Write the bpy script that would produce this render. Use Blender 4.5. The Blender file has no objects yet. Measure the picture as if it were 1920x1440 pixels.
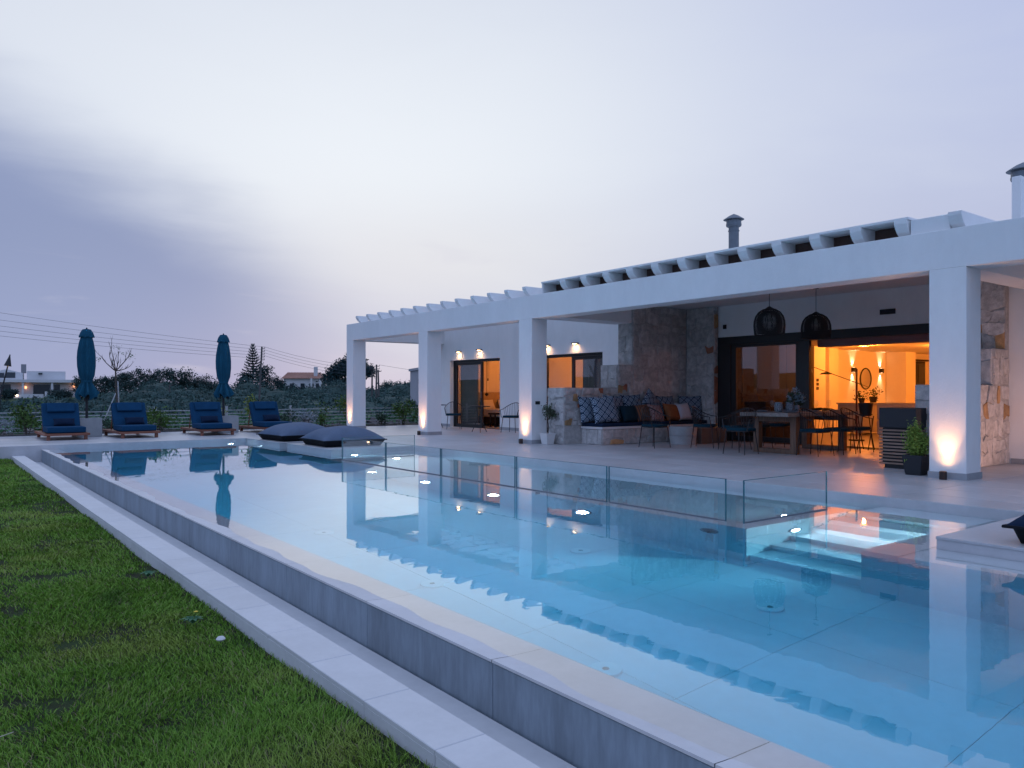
import bpy, bmesh, math, random
import numpy as np
from mathutils import Vector, Matrix, Euler

random.seed(7)
rng = np.random.default_rng(7)
SC = bpy.context.scene
COL = SC.collection
R = math.radians
PI = math.pi

# ------------------------------------------------------------------ camera
cd = bpy.data.cameras.new('camera')
cam = bpy.data.objects.new('camera', cd)
COL.objects.link(cam)
cd.sensor_width = 36.0
cd.lens = 1459.0 / 1920.0 * 36.0
cd.shift_y = 16.0 / 1920.0
cd.clip_start = 0.05
cd.clip_end = 6000
cam.location = (0, 0, 1.12)
cam.rotation_euler = (R(90), 0, R(-37.27))
SC.camera = cam

# ------------------------------------------------------------------ colour management, cycles
SC.view_settings.view_transform = 'Standard'
SC.view_settings.look = 'None'
SC.view_settings.gamma = 1.0
SC.view_settings.use_curve_mapping = False
SC.view_settings.exposure = 0.0
SC.render.engine = 'CYCLES'
cy = SC.cycles
cy.use_denoising = True
try:
    cy.denoiser = 'OPENIMAGEDENOISE'
    cy.denoising_input_passes = 'RGB_ALBEDO_NORMAL'
except Exception:
    pass
cy.max_bounces = 12
cy.diffuse_bounces = 4
cy.glossy_bounces = 5
cy.transmission_bounces = 10
cy.transparent_max_bounces = 16
cy.volume_bounces = 0
cy.sample_clamp_indirect = 6.0
cy.caustics_refractive = True
cy.caustics_reflective = True
cy.blur_glossy = 0.3


# ------------------------------------------------------------------ node helpers
class NT:
    def __init__(self, tree):
        self.t = tree
        self.n = tree.nodes
        self.l = tree.links

    def new(self, typ, **kw):
        nd = self.n.new(typ)
        for k, v in kw.items():
            setattr(nd, k, v)
        return nd

    def put(self, sock, v):
        if v is None:
            return
        if isinstance(v, bpy.types.NodeSocket):
            self.l.new(v, sock)
        elif isinstance(v, (tuple, list)):
            sock.default_value = tuple(v) if len(v) == len(sock.default_value) else (*v, 1.0)
        else:
            sock.default_value = v

    def m(self, op, a, b=None, c=None, clamp=False):
        nd = self.new('ShaderNodeMath', operation=op, use_clamp=clamp)
        for i, v in enumerate((a, b, c)):
            self.put(nd.inputs[i], v)
        return nd.outputs[0]

    def vm(self, op, a, b=None, scale=None):
        nd = self.new('ShaderNodeVectorMath', operation=op)
        self.put(nd.inputs[0], a)
        if b is not None:
            self.put(nd.inputs[1], b)
        if scale is not None:
            self.put(nd.inputs['Scale'], scale)
        return nd.outputs[1] if op in ('DOT_PRODUCT', 'LENGTH', 'DISTANCE') else nd.outputs[0]

    def mix(self, f, a, b, blend='MIX'):
        nd = self.new('ShaderNodeMix', data_type='RGBA', blend_type=blend)
        self.put(nd.inputs[0], f)
        self.put(nd.inputs[6], a)
        self.put(nd.inputs[7], b)
        return nd.outputs[2]

    def smooth(self, x, lo, hi):
        nd = self.new('ShaderNodeMapRange', interpolation_type='SMOOTHSTEP')
        self.put(nd.inputs[0], x)
        nd.inputs[1].default_value = lo
        nd.inputs[2].default_value = hi
        return nd.outputs[0]

    def noise(self, vec, scale, detail=4, rough=0.55, dist=0.0):
        nd = self.new('ShaderNodeTexNoise')
        self.put(nd.inputs['Vector'], vec)
        nd.inputs['Scale'].default_value = scale
        nd.inputs['Detail'].default_value = detail
        nd.inputs['Roughness'].default_value = rough
        nd.inputs['Distortion'].default_value = dist
        return nd.outputs[0]

    def mapping(self, vec, scale=(1, 1, 1), rot=(0, 0, 0), loc=(0, 0, 0)):
        nd = self.new('ShaderNodeMapping')
        self.put(nd.inputs[0], vec)
        nd.inputs[1].default_value = loc
        nd.inputs[2].default_value = rot
        nd.inputs[3].default_value = scale
        return nd.outputs[0]


# ------------------------------------------------------------------ sky
world = bpy.data.worlds.new('World')
SC.world = world
world.use_nodes = True
T = NT(world.node_tree)
T.n.clear()
tc = T.new('ShaderNodeTexCoord')
nrm = T.vm('NORMALIZE', tc.outputs['Generated'])
sep = T.new('ShaderNodeSeparateXYZ')
T.put(sep.inputs[0], nrm)
az = T.m('MULTIPLY', T.m('ARCTAN2', sep.outputs[0], sep.outputs[1]), 57.2958)      # degrees from +Y towards +X
el = T.m('MULTIPLY', T.m('ARCSINE', sep.outputs[2]), 57.2958)
nz = T.noise(T.mapping(nrm, (1.2, 1.2, 4.2)), 2.3, 5, 0.5, 0.35)
nzc = T.m('SUBTRACT', nz, 0.5)
nz2 = T.m('SUBTRACT', T.noise(T.mapping(nrm, (2.0, 2.0, 11.0), (0.0, 0.12, 0.3)), 2.6, 6, 0.55, 0.5), 0.5)
# overcast twilight base: paler overhead, lavender towards the horizon, slightly brighter on the sunset side
low = T.mix(T.smooth(az, 2, 42), (0.345, 0.415, 0.665), (0.510, 0.545, 0.735))
low = T.mix(T.smooth(az, 70, 125), low, (0.385, 0.53, 0.92))
low = T.mix(T.smooth(T.m('MULTIPLY', az, -1.0), 15, 70), low, (0.385, 0.53, 0.92))
high = T.mix(T.smooth(az, 30, 75), (0.690, 0.745, 0.870), (0.510, 0.575, 0.820))
high = T.mix(T.smooth(az, 85, 130), high, (0.44, 0.60, 1.02))
high = T.mix(T.smooth(T.m('MULTIPLY', az, -1.0), 10, 60), high, (0.44, 0.60, 1.02))
high = T.mix(T.smooth(el, 30, 65), high, (0.47, 0.64, 1.06))
base = T.mix(T.smooth(T.m('ADD', el, T.m('MULTIPLY', nzc, 9)), 2, 22), low, high)
base = T.mix(T.m('MULTIPLY', T.smooth(nz, 0.42, 0.72), 0.22), base, (0.72, 0.76, 0.85))
# bright break in the cloud where the sun has gone down
da = T.m('DIVIDE', T.m('SUBTRACT', az, 27.0), 23.0)
de = T.m('DIVIDE', T.m('SUBTRACT', T.m('ADD', el, T.m('MULTIPLY', nzc, 5)), 16.5), 9.5)
g = T.m('EXPONENT', T.m('MULTIPLY', T.m('ADD', T.m('MULTIPLY', da, da), T.m('MULTIPLY', de, de)), -0.8))
sky = T.mix(T.m('MULTIPLY', g, 1.0), base, (0.880, 0.930, 1.0))
db = T.m('DIVIDE', T.m('SUBTRACT', az, 33), 15.0)
dw = T.m('DIVIDE', T.m('SUBTRACT', el, 9.5), 4.0)
g2 = T.m('EXPONENT', T.m('MULTIPLY', T.m('ADD', T.m('MULTIPLY', db, db), T.m('MULTIPLY', dw, dw)), -0.9))
sky = T.mix(T.m('MULTIPLY', g2, 0.5), sky, (0.84, 0.83, 0.84))
# grey-blue cloud bank on the left, its edge running down towards the glow
edge = T.m('SUBTRACT', 21.0, T.m('MULTIPLY', az, 0.47))
edge = T.m('ADD', edge, T.m('MULTIPLY', nzc, 7.0))
edge = T.m('ADD', edge, T.m('MULTIPLY', nz2, 3.0))
bank = T.smooth(T.m('SUBTRACT', edge, el), -3.2, 6.5)
bank = T.m('MULTIPLY', bank, T.m('SUBTRACT', 1.0, T.smooth(az, 14, 31)))
bank = T.m('MULTIPLY', bank, T.smooth(az, -75, -15))
bcol = T.mix(T.smooth(el, 1, 11), (0.330, 0.395, 0.630), (0.262, 0.325, 0.540))
sky = T.mix(T.m('MULTIPLY', bank, 0.93), sky, bcol)
# thin streaks
st = T.m('MULTIPLY', T.smooth(nz2, 0.06, 0.26), T.m('SUBTRACT', 1.0, T.smooth(el, 8, 14)))
sky = T.mix(T.m('MULTIPLY', st, 0.35), sky, (0.66, 0.66, 0.79))
nish = T.new('ShaderNodeTexSky', sky_type='NISHITA')
nish.sun_disc = False
nish.sun_elevation = R(3)
nish.sun_rotation = R(25)
sk2 = T.vm('SCALE', nish.outputs[0], scale=0.05)
sky = T.mix(0.06, sky, sk2)
# dusk ground colour under the horizon
sky = T.mix(T.smooth(el, -1.5, 0.0), (0.10, 0.12, 0.13), sky)
bg = T.new('ShaderNodeBackground')
T.put(bg.inputs[0], sky)
bg.inputs[1].default_value = 1.0
wo = T.new('ShaderNodeOutputWorld')
T.l.new(bg.outputs[0], wo.inputs[0])

sd = bpy.data.lights.new('sun', 'SUN')
sd.energy = 0.004
sd.angle = R(35)
sd.color = (1.0, 0.9, 0.85)
sun = bpy.data.objects.new('sun', sd)
COL.objects.link(sun)
sv = Vector((math.sin(R(25)) * math.cos(R(15)), math.cos(R(25)) * math.cos(R(15)), math.sin(R(15))))
sun.rotation_euler = (-sv).to_track_quat('-Z', 'Y').to_euler()


# ------------------------------------------------------------------ materials
MATS = {}


def mat(name, col, rough=0.6, var=0.12, scale=6.0, bump=0.0, bscale=None, metal=0.0, objvar=0.0, spec=0.5, stretch=(1, 1, 1), col2=None, island=0.0):
    """procedural principled material: two tones broken up by noise, optional bump and per-object / per-island tint"""
    if name in MATS:
        return MATS[name]
    m = bpy.data.materials.new(name)
    m.use_nodes = True
    t = NT(m.node_tree)
    b = t.n['Principled BSDF']
    tcn = t.new('ShaderNodeTexCoord')
    geo = t.new('ShaderNodeNewGeometry')
    vec = t.mapping(geo.outputs['Position'], stretch)
    n1 = t.noise(vec, scale, 5, 0.6)
    n2 = t.noise(vec, scale * 7.3, 3, 0.6)
    f = t.m('ADD', t.m('MULTIPLY', n1, 0.7), t.m('MULTIPLY', n2, 0.3))
    f = t.smooth(f, 0.3, 0.7)
    lo = tuple(c * (1 - var) for c in col)
    hi = tuple(min(1, c * (1 + var)) for c in (col2 or col))
    c = t.mix(f, lo, hi)
    if objvar or island:
        oi = t.new('ShaderNodeObjectInfo')
        r = oi.outputs['Random'] if objvar else geo.outputs['Random Per Island']
        k = objvar or island
        br = t.m('ADD', t.m('MULTIPLY', r, 2 * k), 1 - k)
        c = t.vm('SCALE', c, scale=br)
    t.put(b.inputs['Base Color'], c)
    t.put(b.inputs['Roughness'], t.m('ADD', t.m('MULTIPLY', n1, 0.16), max(0.0, rough - 0.08), clamp=True))
    b.inputs['Metallic'].default_value = metal
    b.inputs['Specular IOR Level'].default_value = spec
    if bump:
        bn = t.new('ShaderNodeBump')
        bn.inputs['Strength'].default_value = bump
        bn.inputs['Distance'].default_value = 0.02
        t.put(bn.inputs['Height'], t.noise(vec, bscale or scale * 9, 5, 0.65))
        t.l.new(bn.outputs[0], b.inputs['Normal'])
    MATS[name] = m
    return m


def emit(name, col, strength):
    if name in MATS:
        return MATS[name]
    m = bpy.data.materials.new(name)
    m.use_nodes = True
    b = m.node_tree.nodes['Principled BSDF']
    b.inputs['Base Color'].default_value = (*[min(1, c) for c in col], 1)
    b.inputs['Emission Color'].default_value = (*col, 1)
    b.inputs['Emission Strength'].default_value = strength
    MATS[name] = m
    return m


def glass_mat(name, tint=(0.95, 0.98, 0.98), ior=1.5):
    m = bpy.data.materials.new(name)
    m.use_nodes = True
    t = NT(m.node_tree)
    t.n.clear()
    out = t.new('ShaderNodeOutputMaterial')
    tr = t.new('ShaderNodeBsdfTransparent')
    tr.inputs[0].default_value = (*tint, 1)
    gl = t.new('ShaderNodeBsdfGlossy')
    gl.inputs['Roughness'].default_value = 0.01
    gl.inputs['Color'].default_value = (1, 1, 1, 1)
    fr = t.new('ShaderNodeFresnel')
    geo = t.new('ShaderNodeNewGeometry')
    # the node inverts its index on back faces: undo that, so both sides of a pane act as glass from the air
    t.put(fr.inputs[0], t.m('ADD', ior, t.m('MULTIPLY', geo.outputs['Backfacing'], 1.0 / ior - ior)))
    mx = t.new('ShaderNodeMixShader')
    t.l.new(fr.outputs[0], mx.inputs[0])
    t.l.new(tr.outputs[0], mx.inputs[1])
    t.l.new(gl.outputs[0], mx.inputs[2])
    t.l.new(mx.outputs[0], out.inputs[0])
    MATS[name] = m
    return m


def water_mat():
    m = bpy.data.materials.new('pool water')
    m.use_nodes = True
    t = NT(m.node_tree)
    t.n.clear()
    out = t.new('ShaderNodeOutputMaterial')
    b = t.new('ShaderNodeBsdfPrincipled')
    b.inputs['Base Color'].default_value = (1, 1, 1, 1)
    b.inputs['Roughness'].default_value = 0.0
    b.inputs['IOR'].default_value = 1.333
    b.inputs['Transmission Weight'].default_value = 1.0
    geo = t.new('ShaderNodeNewGeometry')
    bn = t.new('ShaderNodeBump')
    bn.inputs['Strength'].default_value = 0.035
    bn.inputs['Distance'].default_value = 0.02
    t.put(bn.inputs['Height'], t.noise(geo.outputs['Position'], 3.2, 3, 0.5, 0.4))
    t.l.new(bn.outputs[0], b.inputs['Normal'])
    b.inputs['Coat Weight'].default_value = 0.75
    b.inputs['Coat Roughness'].default_value = 0.0
    b.inputs['Coat IOR'].default_value = 1.5
    t.l.new(bn.outputs[0], b.inputs['Coat Normal'])
    va = t.new('ShaderNodeVolumeAbsorption')
    va.inputs['Color'].default_value = (0.0, 0.845, 0.985, 1)
    va.inputs['Density'].default_value = 0.46
    t.l.new(b.outputs[0], out.inputs['Surface'])
    t.l.new(va.outputs[0], out.inputs['Volume'])
    MATS['water'] = m
    return m


def wood(name, c1, c2, scale=3.0, axis=0, rough=0.5):
    m = bpy.data.materials.new(name)
    m.use_nodes = True
    t = NT(m.node_tree)
    b = t.n['Principled BSDF']
    geo = t.new('ShaderNodeNewGeometry')
    s = [14, 14, 14]
    s[axis] = 1.2
    v = t.mapping(geo.outputs['Position'], s)
    n = t.noise(v, scale, 6, 0.65, 0.6)
    oi = t.new('ShaderNodeObjectInfo')
    c = t.mix(t.smooth(n, 0.32, 0.68), c1, c2)
    c = t.vm('SCALE', c, scale=t.m('ADD', t.m('MULTIPLY', oi.outputs['Random'], 0.3), 0.85))
    t.put(b.inputs['Base Color'], c)
    b.inputs['Roughness'].default_value = rough
    bn = t.new('ShaderNodeBump')
    bn.inputs['Strength'].default_value = 0.15
    bn.inputs['Distance'].default_value = 0.01
    t.put(bn.inputs['Height'], n)
    t.l.new(bn.outputs[0], b.inputs['Normal'])
    MATS[name] = m
    return m


def leafmat(name, c1, c2, c3=None, rough=0.6, straw=None):
    """foliage: every leaf its own tint"""
    m = bpy.data.materials.new(name)
    m.use_nodes = True
    t = NT(m.node_tree)
    b = t.n['Principled BSDF']
    geo = t.new('ShaderNodeNewGeometry')
    n = t.noise(geo.outputs['Position'], 1.1, 3)
    r = geo.outputs['Random Per Island']
    c = t.mix(r, c1, c2)
    c = t.mix(t.m('MULTIPLY', t.smooth(n, 0.45, 0.7), 0.6), c, c3 or c2)
    if straw:
        c = t.mix(t.smooth(n, 0.30, 0.42), tuple(0.62 * k for k in c1), c)
        c = t.mix(t.smooth(r, 0.925, 0.94), c, straw)
    t.put(b.inputs['Base Color'], c)
    b.inputs['Roughness'].default_value = rough
    b.inputs['Specular IOR Level'].default_value = 0.25 if rough < 0.9 else 0.0
    MATS[name] = m
    return m


def pattern(name, ca, cb, size, kind='diamond'):
    """woven cushion fabric: nested diamonds or stripes in object space"""
    m = bpy.data.materials.new(name)
    m.use_nodes = True
    t = NT(m.node_tree)
    b = t.n['Principled BSDF']
    tcn = t.new('ShaderNodeTexCoord')
    sp = t.new('ShaderNodeSeparateXYZ')
    t.put(sp.inputs[0], tcn.outputs['Object'])
    x, z = sp.outputs[0], sp.outputs[1]
    if kind == 'diamond':
        u = t.m('DIVIDE', t.m('ADD', x, z), size)
        v = t.m('DIVIDE', t.m('SUBTRACT', x, z), size)
        fu = t.m('ABSOLUTE', t.m('SUBTRACT', t.m('FRACT', u), 0.5))
        fv = t.m('ABSOLUTE', t.m('SUBTRACT', t.m('FRACT', v), 0.5))
        d = t.m('MAXIMUM', fu, fv)
        f = t.m('GREATER_THAN', t.m('FRACT', t.m('MULTIPLY', d, 5.0)), 0.5)
    else:
        f = t.m('GREATER_THAN', t.m('FRACT', t.m('DIVIDE', x, size)), 0.55)
    t.put(b.inputs['Base Color'], t.mix(f, ca, cb))
    b.inputs['Roughness'].default_value = 0.9
    b.inputs['Specular IOR Level'].default_value = 0.15
    MATS[name] = m
    return m


PLASTER = mat('white plaster', (0.80, 0.80, 0.80), 0.85, 0.035, 1.2, 0.18, 40, spec=0.2, stretch=(1.3, 1.3, 0.55))
SKIRT = mat('grey skirting', (0.33, 0.34, 0.36), 0.6, 0.08, 5)
DECK = mat('terrace porcelain', (0.47, 0.465, 0.48), 0.36, 0.10, 1.6, 0.05, 30, objvar=0.075)
POOLGROUT = mat('pool grout', (0.52, 0.54, 0.56), 0.9, 0.1, 20)
GROUT = mat('grout', (0.20, 0.20, 0.205), 0.9, 0.1, 20)
COPING = mat('pale coping stone', (0.63, 0.615, 0.615), 0.62, 0.06, 3.0, 0.08, 50, objvar=0.04)
WALLTILE = mat('grey concrete tile', (0.235, 0.285, 0.335), 0.5, 0.24, 2.2, 0.06, 30, objvar=0.06, stretch=(1, 2.2, 0.45))
POOLTILE = mat('pool tile', (0.74, 0.76, 0.78), 0.5, 0.05, 1.4, objvar=0.03)
STONE = mat('rough limestone', (0.48, 0.455, 0.44), 0.9, 0.30, 9, 1.0, 18, objvar=0.13)
STONE_B = mat('ochre stone', (0.42, 0.25, 0.12), 0.9, 0.3, 7, 0.9, 22, objvar=0.2)
STONE_R = mat('rust stone', (0.36, 0.135, 0.075), 0.9, 0.3, 7, 0.9, 22, objvar=0.2)
MORTAR = mat('mortar', (0.43, 0.41, 0.395), 0.95, 0.22, 12, 0.8, 40)
BLACK = mat('black powder coat', (0.012, 0.012, 0.014), 0.42, 0.1, 8)
CHARC = mat('charcoal panel', (0.012, 0.015, 0.021), 0.6, 0.1, 8)
STEEL = mat('flue steel', (0.14, 0.165, 0.195), 0.5, 0.12, 6, metal=0.2)
TEAK = wood('red teak', (0.145, 0.045, 0.025), (0.235, 0.080, 0.045), 3.0, 0)
OAK = wood('table oak', (0.12, 0.065, 0.04), (0.21, 0.115, 0.07), 2.6, 2)
TABLETOP = wood('weathered table top', (0.16, 0.135, 0.12), (0.27, 0.235, 0.21), 2.6, 0)
SLATW = wood('slat wood', (0.19, 0.12, 0.085), (0.30, 0.20, 0.15), 2.6, 1)
NAVY = mat('navy canvas', (0.009, 0.050, 0.112), 0.92, 0.14, 5, 0.12, 300, spec=0.1)
NAVYD = mat('dark navy canvas', (0.010, 0.022, 0.050), 0.92, 0.14, 5, 0.12, 300, spec=0.1)
TEAL = mat('teal parasol canvas', (0.012, 0.075, 0.125), 0.9, 0.16, 3, 0.12, 200, spec=0.1)
SEATFAB = mat('petrol seat fabric', (0.008, 0.040, 0.062), 0.9, 0.1, 8, spec=0.1)
POUF = mat('grey blue pouf fabric', (0.115, 0.150, 0.215), 0.85, 0.08, 5, 0.1, 250, spec=0.15)
POUFD = mat('black pouf base', (0.012, 0.014, 0.018), 0.85, 0.08, 5, spec=0.15)
CONC = mat('cast concrete', (0.36, 0.37, 0.38), 0.8, 0.12, 4, 0.12, 40)
WHITEPOT = mat('white pot', (0.66, 0.66, 0.65), 0.5, 0.04, 8)
RAILW = mat('white fence paint', (0.44, 0.45, 0.47), 0.7, 0.1, 8)
SOIL = mat('dark soil', (0.045, 0.035, 0.028), 0.95, 0.35, 9, 0.8, 30)
BARK = mat('bark', (0.075, 0.06, 0.05), 0.9, 0.3, 12, 0.5, 40)
POLEW = mat('pole timber', (0.09, 0.085, 0.085), 0.9, 0.2, 8)
WIRE = mat('cable', (0.10, 0.105, 0.13), 0.8, 0.05, 8)
ORANGEWALL = mat('interior plaster', (0.80, 0.76, 0.70), 0.8, 0.03, 2)
INFLOOR = mat('interior floor', (0.36, 0.32, 0.27), 0.35, 0.08, 2)
DARKWOOD = mat('dark cabinet wood', (0.024, 0.016, 0.012), 0.7, 0.2, 5, spec=0.2)  # near-black puts the unlit kitchen's shade into the colour; other furniture shares it
WICKER = mat('dark wicker', (0.020, 0.019, 0.020), 0.75, 0.3, 20)
LINEN = mat('linen', (0.62, 0.58, 0.52), 0.9, 0.06, 8)
PLATE = mat('grey blue stoneware', (0.20, 0.25, 0.31), 0.35, 0.06, 8)
CREAM = mat('far plaster', (0.62, 0.61, 0.62), 0.85, 0.05, 0.6)
TERRA = mat('terracotta roof tile', (0.38, 0.19, 0.14), 0.85, 0.2, 1.2)
DARKGLASS = mat('dark window', (0.03, 0.04, 0.05), 0.12, 0.1, 1)
GLASS = glass_mat('clear glass', (0.93, 0.965, 0.97), 1.5)
DOORGLASS = glass_mat('door glass', (0.88, 0.90, 0.90), 1.62)
GLASSEDGE = mat('glass edge', (0.03, 0.13, 0.16), 0.2, 0.1, 5)
WATER = water_mat()
WARM = emit('warm lamp', (1.0, 0.62, 0.32), 14.0)
WARMSOFT = emit('warm shade', (1.0, 0.45, 0.12), 3.0)
COOL = emit('cool pool lamp', (0.80, 0.88, 1.0), 26.0)
PATA = pattern('navy diamond weave', (0.010, 0.028, 0.060), (0.33, 0.40, 0.48), 0.17)
PATB = pattern('terracotta diamond weave', (0.20, 0.07, 0.055), (0.45, 0.36, 0.36), 0.11)
PATC = pattern('rust stripe weave', (0.21, 0.085, 0.045), (0.05, 0.045, 0.05), 0.055, 'stripe')
RUST = mat('rust velvet', (0.25, 0.095, 0.04), 0.9, 0.2, 7, spec=0.1)
IVORY = mat('ivory cotton', (0.46, 0.48, 0.53), 0.9, 0.06, 9, spec=0.1)
DTEAL = mat('dark teal cotton', (0.010, 0.030, 0.045), 0.9, 0.1, 9, spec=0.1)
G_SHRUB = leafmat('shrub leaf', (0.035, 0.085, 0.020), (0.085, 0.150, 0.030))
G_LIT = leafmat('lit yellow leaf', (0.09, 0.15, 0.025), (0.20, 0.24, 0.05))  # brighter copy of the shrub leaf, golden lamplight put into its colour
G_SILV = leafmat('silver leaf', (0.20, 0.24, 0.27), (0.34, 0.38, 0.42))
G_DARK = leafmat('dark leaf', (0.018, 0.045, 0.030), (0.035, 0.070, 0.040))
G_SCRUB = leafmat('scrub leaf', (0.050, 0.090, 0.082), (0.066, 0.112, 0.100), (0.095, 0.132, 0.140), 0.95)
G_TREE = leafmat('tree leaf', (0.016, 0.042, 0.042), (0.034, 0.066, 0.062))
G_PINE = leafmat('pine needle', (0.010, 0.034, 0.042), (0.022, 0.056, 0.058))
G_CONIF = leafmat('conifer leaf', (0.13, 0.23, 0.035), (0.26, 0.36, 0.07))
G_OLIVE = leafmat('olive leaf', (0.05, 0.075, 0.045), (0.10, 0.12, 0.08))


# ------------------------------------------------------------------ mesh builder
class MB:
    def __init__(self):
        self.v = []
        self.f = []
        self.mi = []
        self.k = 0

    def add(self, verts, faces, mi=None):
        o = len(self.v)
        self.v.extend([tuple(p) for p in verts])
        self.f.extend([tuple(i + o for i in fc) for fc in faces])
        self.mi.extend([self.k if mi is None else mi] * len(faces))
        return self

    def box(self, x0, y0, z0, x1, y1, z1, M=None):
        vs = [(x0, y0, z0), (x1, y0, z0), (x1, y1, z0), (x0, y1, z0), (x0, y0, z1), (x1, y0, z1), (x1, y1, z1), (x0, y1, z1)]
        if M is not None:
            vs = [M @ Vector(p) for p in vs]
        return self.add(vs, [(0, 3, 2, 1), (4, 5, 6, 7), (0, 1, 5, 4), (1, 2, 6, 5), (2, 3, 7, 6), (3, 0, 4, 7)])

    def tube(self, pts, r, s=8, cap=True, closed=False):
        pts = [Vector(p) for p in pts]
        n = len(pts)
        rs = r if isinstance(r, (list, tuple)) else [r] * n
        vs = []
        prev = None
        for i, p in enumerate(pts):
            if closed:
                d = pts[(i + 1) % n] - pts[i - 1]
            else:
                d = pts[min(i + 1, n - 1)] - pts[max(i - 1, 0)]
            d = d.normalized() if d.length > 1e-9 else Vector((0, 0, 1))
            if prev is None:
                a = Vector((0, 0, 1)) if abs(d.z) < 0.9 else Vector((1, 0, 0))
                u = d.cross(a).normalized()
            else:
                u = (prev - d * prev.dot(d))
                u = u.normalized() if u.length > 1e-6 else d.orthogonal().normalized()
            prev = u
            w = d.cross(u)
            for k in range(s):
                t = 2 * PI * k / s
                vs.append(p + (u * math.cos(t) + w * math.sin(t)) * rs[i])
        fs = []
        for i in range(n if closed else n - 1):
            j = (i + 1) % n
            for k in range(s):
                k2 = (k + 1) % s
                fs.append((i * s + k, i * s + k2, j * s + k2, j * s + k))
        if cap and not closed:
            fs.append(tuple(range(s - 1, -1, -1)))
            fs.append(tuple((n - 1) * s + k for k in range(s)))
        return self.add(vs, fs)

    def lathe(self, prof, seg=20, c=(0, 0, 0), cap=True):
        vs = []
        for (r, z) in prof:
            for k in range(seg):
                t = 2 * PI * k / seg
                vs.append((c[0] + r * math.cos(t), c[1] + r * math.sin(t), c[2] + z))
        fs = []
        for i in range(len(prof) - 1):
            for k in range(seg):
                k2 = (k + 1) % seg
                fs.append((i * seg + k, i * seg + k2, (i + 1) * seg + k2, (i + 1) * seg + k))
        if cap:
            if prof[0][0] > 1e-4:
                fs.append(tuple(range(seg - 1, -1, -1)))
            if prof[-1][0] > 1e-4:
                fs.append(tuple((len(prof) - 1) * seg + k for k in range(seg)))
        return self.add(vs, fs)

    def prism(self, poly, a, b, axis='y'):
        """extrude a 2-D outline along an axis; poly in (x,z) for y, (x,y) for z, (y,z) for x"""
        def P(p, t):
            if axis == 'y':
                return (p[0], t, p[1])
            if axis == 'z':
                return (p[0], p[1], t)
            return (t, p[0], p[1])
        n = len(poly)
        vs = [P(p, a) for p in poly] + [P(p, b) for p in poly]
        fs = [tuple(range(n)), tuple(range(2 * n - 1, n - 1, -1))]
        for i in range(n):
            j = (i + 1) % n
            fs.append((i, i + n, j + n, j))
        return self.add(vs, fs)

    def pillow(self, w, d, h, c=(0, 0, 0), n=10, M=None, p=2.6, edge=0.012):
        """soft cushion: w x d outline pinched at the corners, fat in the middle"""
        vs = []
        fs = []
        for sgn in (1, -1):
            o = len(vs)
            for j in range(n + 1):
                for i in range(n + 1):
                    u = -1 + 2 * i / n
                    v = -1 + 2 * j / n
                    uu = math.copysign(abs(u) ** 0.8, u)
                    vv = math.copysign(abs(v) ** 0.8, v)
                    pinch = 1 - 0.07 * (1 - abs(uu) ** 2) * abs(vv) ** 3
                    pinch2 = 1 - 0.07 * (1 - abs(vv) ** 2) * abs(uu) ** 3
                    z = h / 2 * ((1 - abs(uu) ** p) * (1 - abs(vv) ** p)) ** 0.42
                    q = Vector((uu * w / 2 * pinch2, vv * d / 2 * pinch, sgn * (z + edge)))
                    if M is not None:
                        q = M @ q
                    vs.append(q + Vector(c))
            for j in range(n):
                for i in range(n):
                    a = o + j * (n + 1) + i
                    q4 = (a, a + 1, a + n + 2, a + n + 1)
                    fs.append(q4 if sgn == 1 else q4[::-1])
        N = (n + 1) * (n + 1)
        ring = [i for i in range(n)] + [n + j * (n + 1) for j in range(n)] + [N - 1 - i for i in range(n)] + [(n - j) * (n + 1) for j in range(n)]
        for q in range(len(ring)):
            a, b = ring[q], ring[(q + 1) % len(ring)]
            fs.append((b, a, a + N, b + N))
        return self.add(vs, fs)

    def mesh(self, name, mats, smooth=None):
        me = bpy.data.meshes.new(name)
        me.from_pydata(self.v, [], self.f)
        for m in (mats if isinstance(mats, (list, tuple)) else [mats]):
            me.materials.append(m)
        if any(self.mi):
            me.polygons.foreach_set('material_index', self.mi)
        if smooth is not None:
            me.shade_smooth()
            me.set_sharp_from_angle(angle=R(smooth))
        me.update()
        return me

    def build(self, name, mats, parent=None, smooth=None, bevel=0.0, loc=(0, 0, 0)):
        return link(name, self.mesh(name, mats, smooth), parent, bevel, loc)


def link(name, me, parent=None, bevel=0.0, loc=(0, 0, 0)):
    o = bpy.data.objects.new(name, me)
    COL.objects.link(o)
    o.location = loc
    if parent is not None:
        o.parent = parent
    if bevel:
        bv = o.modifiers.new('bevel', 'BEVEL')
        bv.width = bevel
        bv.segments = 2
        bv.limit_method = 'ANGLE'
    return o


def tag(o, label, cat, group=None, kind=None):
    o['label'] = label
    o['category'] = cat
    if group:
        o['group'] = group
    if kind:
        o['kind'] = kind
    return o


def thing(name, label, cat, loc=(0, 0, 0), rz=0.0, group=None):
    o = bpy.data.objects.new(name, None)
    COL.objects.link(o)
    o.empty_display_size = 0.2
    o.location = loc
    o.rotation_euler = (0, 0, rz)
    return tag(o, label, cat, group)


def struct(o):
    o['kind'] = 'structure'
    return o


def stuff(o):
    o['kind'] = 'stuff'
    return o


KIDS = {}


def dup(root, loc, rz, label):
    """copy a thing with its parts and sub-parts"""
    def cp(o, par):
        c = o.copy()
        COL.objects.link(c)
        if par is not None:
            c.parent = par
            c.matrix_parent_inverse = o.matrix_parent_inverse.copy()
        for ch in KIDS.get(o.name) or list(o.children):
            cp(ch, c)
        return c
    r = cp(root, None)
    r.location = loc
    r.rotation_euler = (0, 0, rz)
    r['label'] = label
    return r


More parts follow.
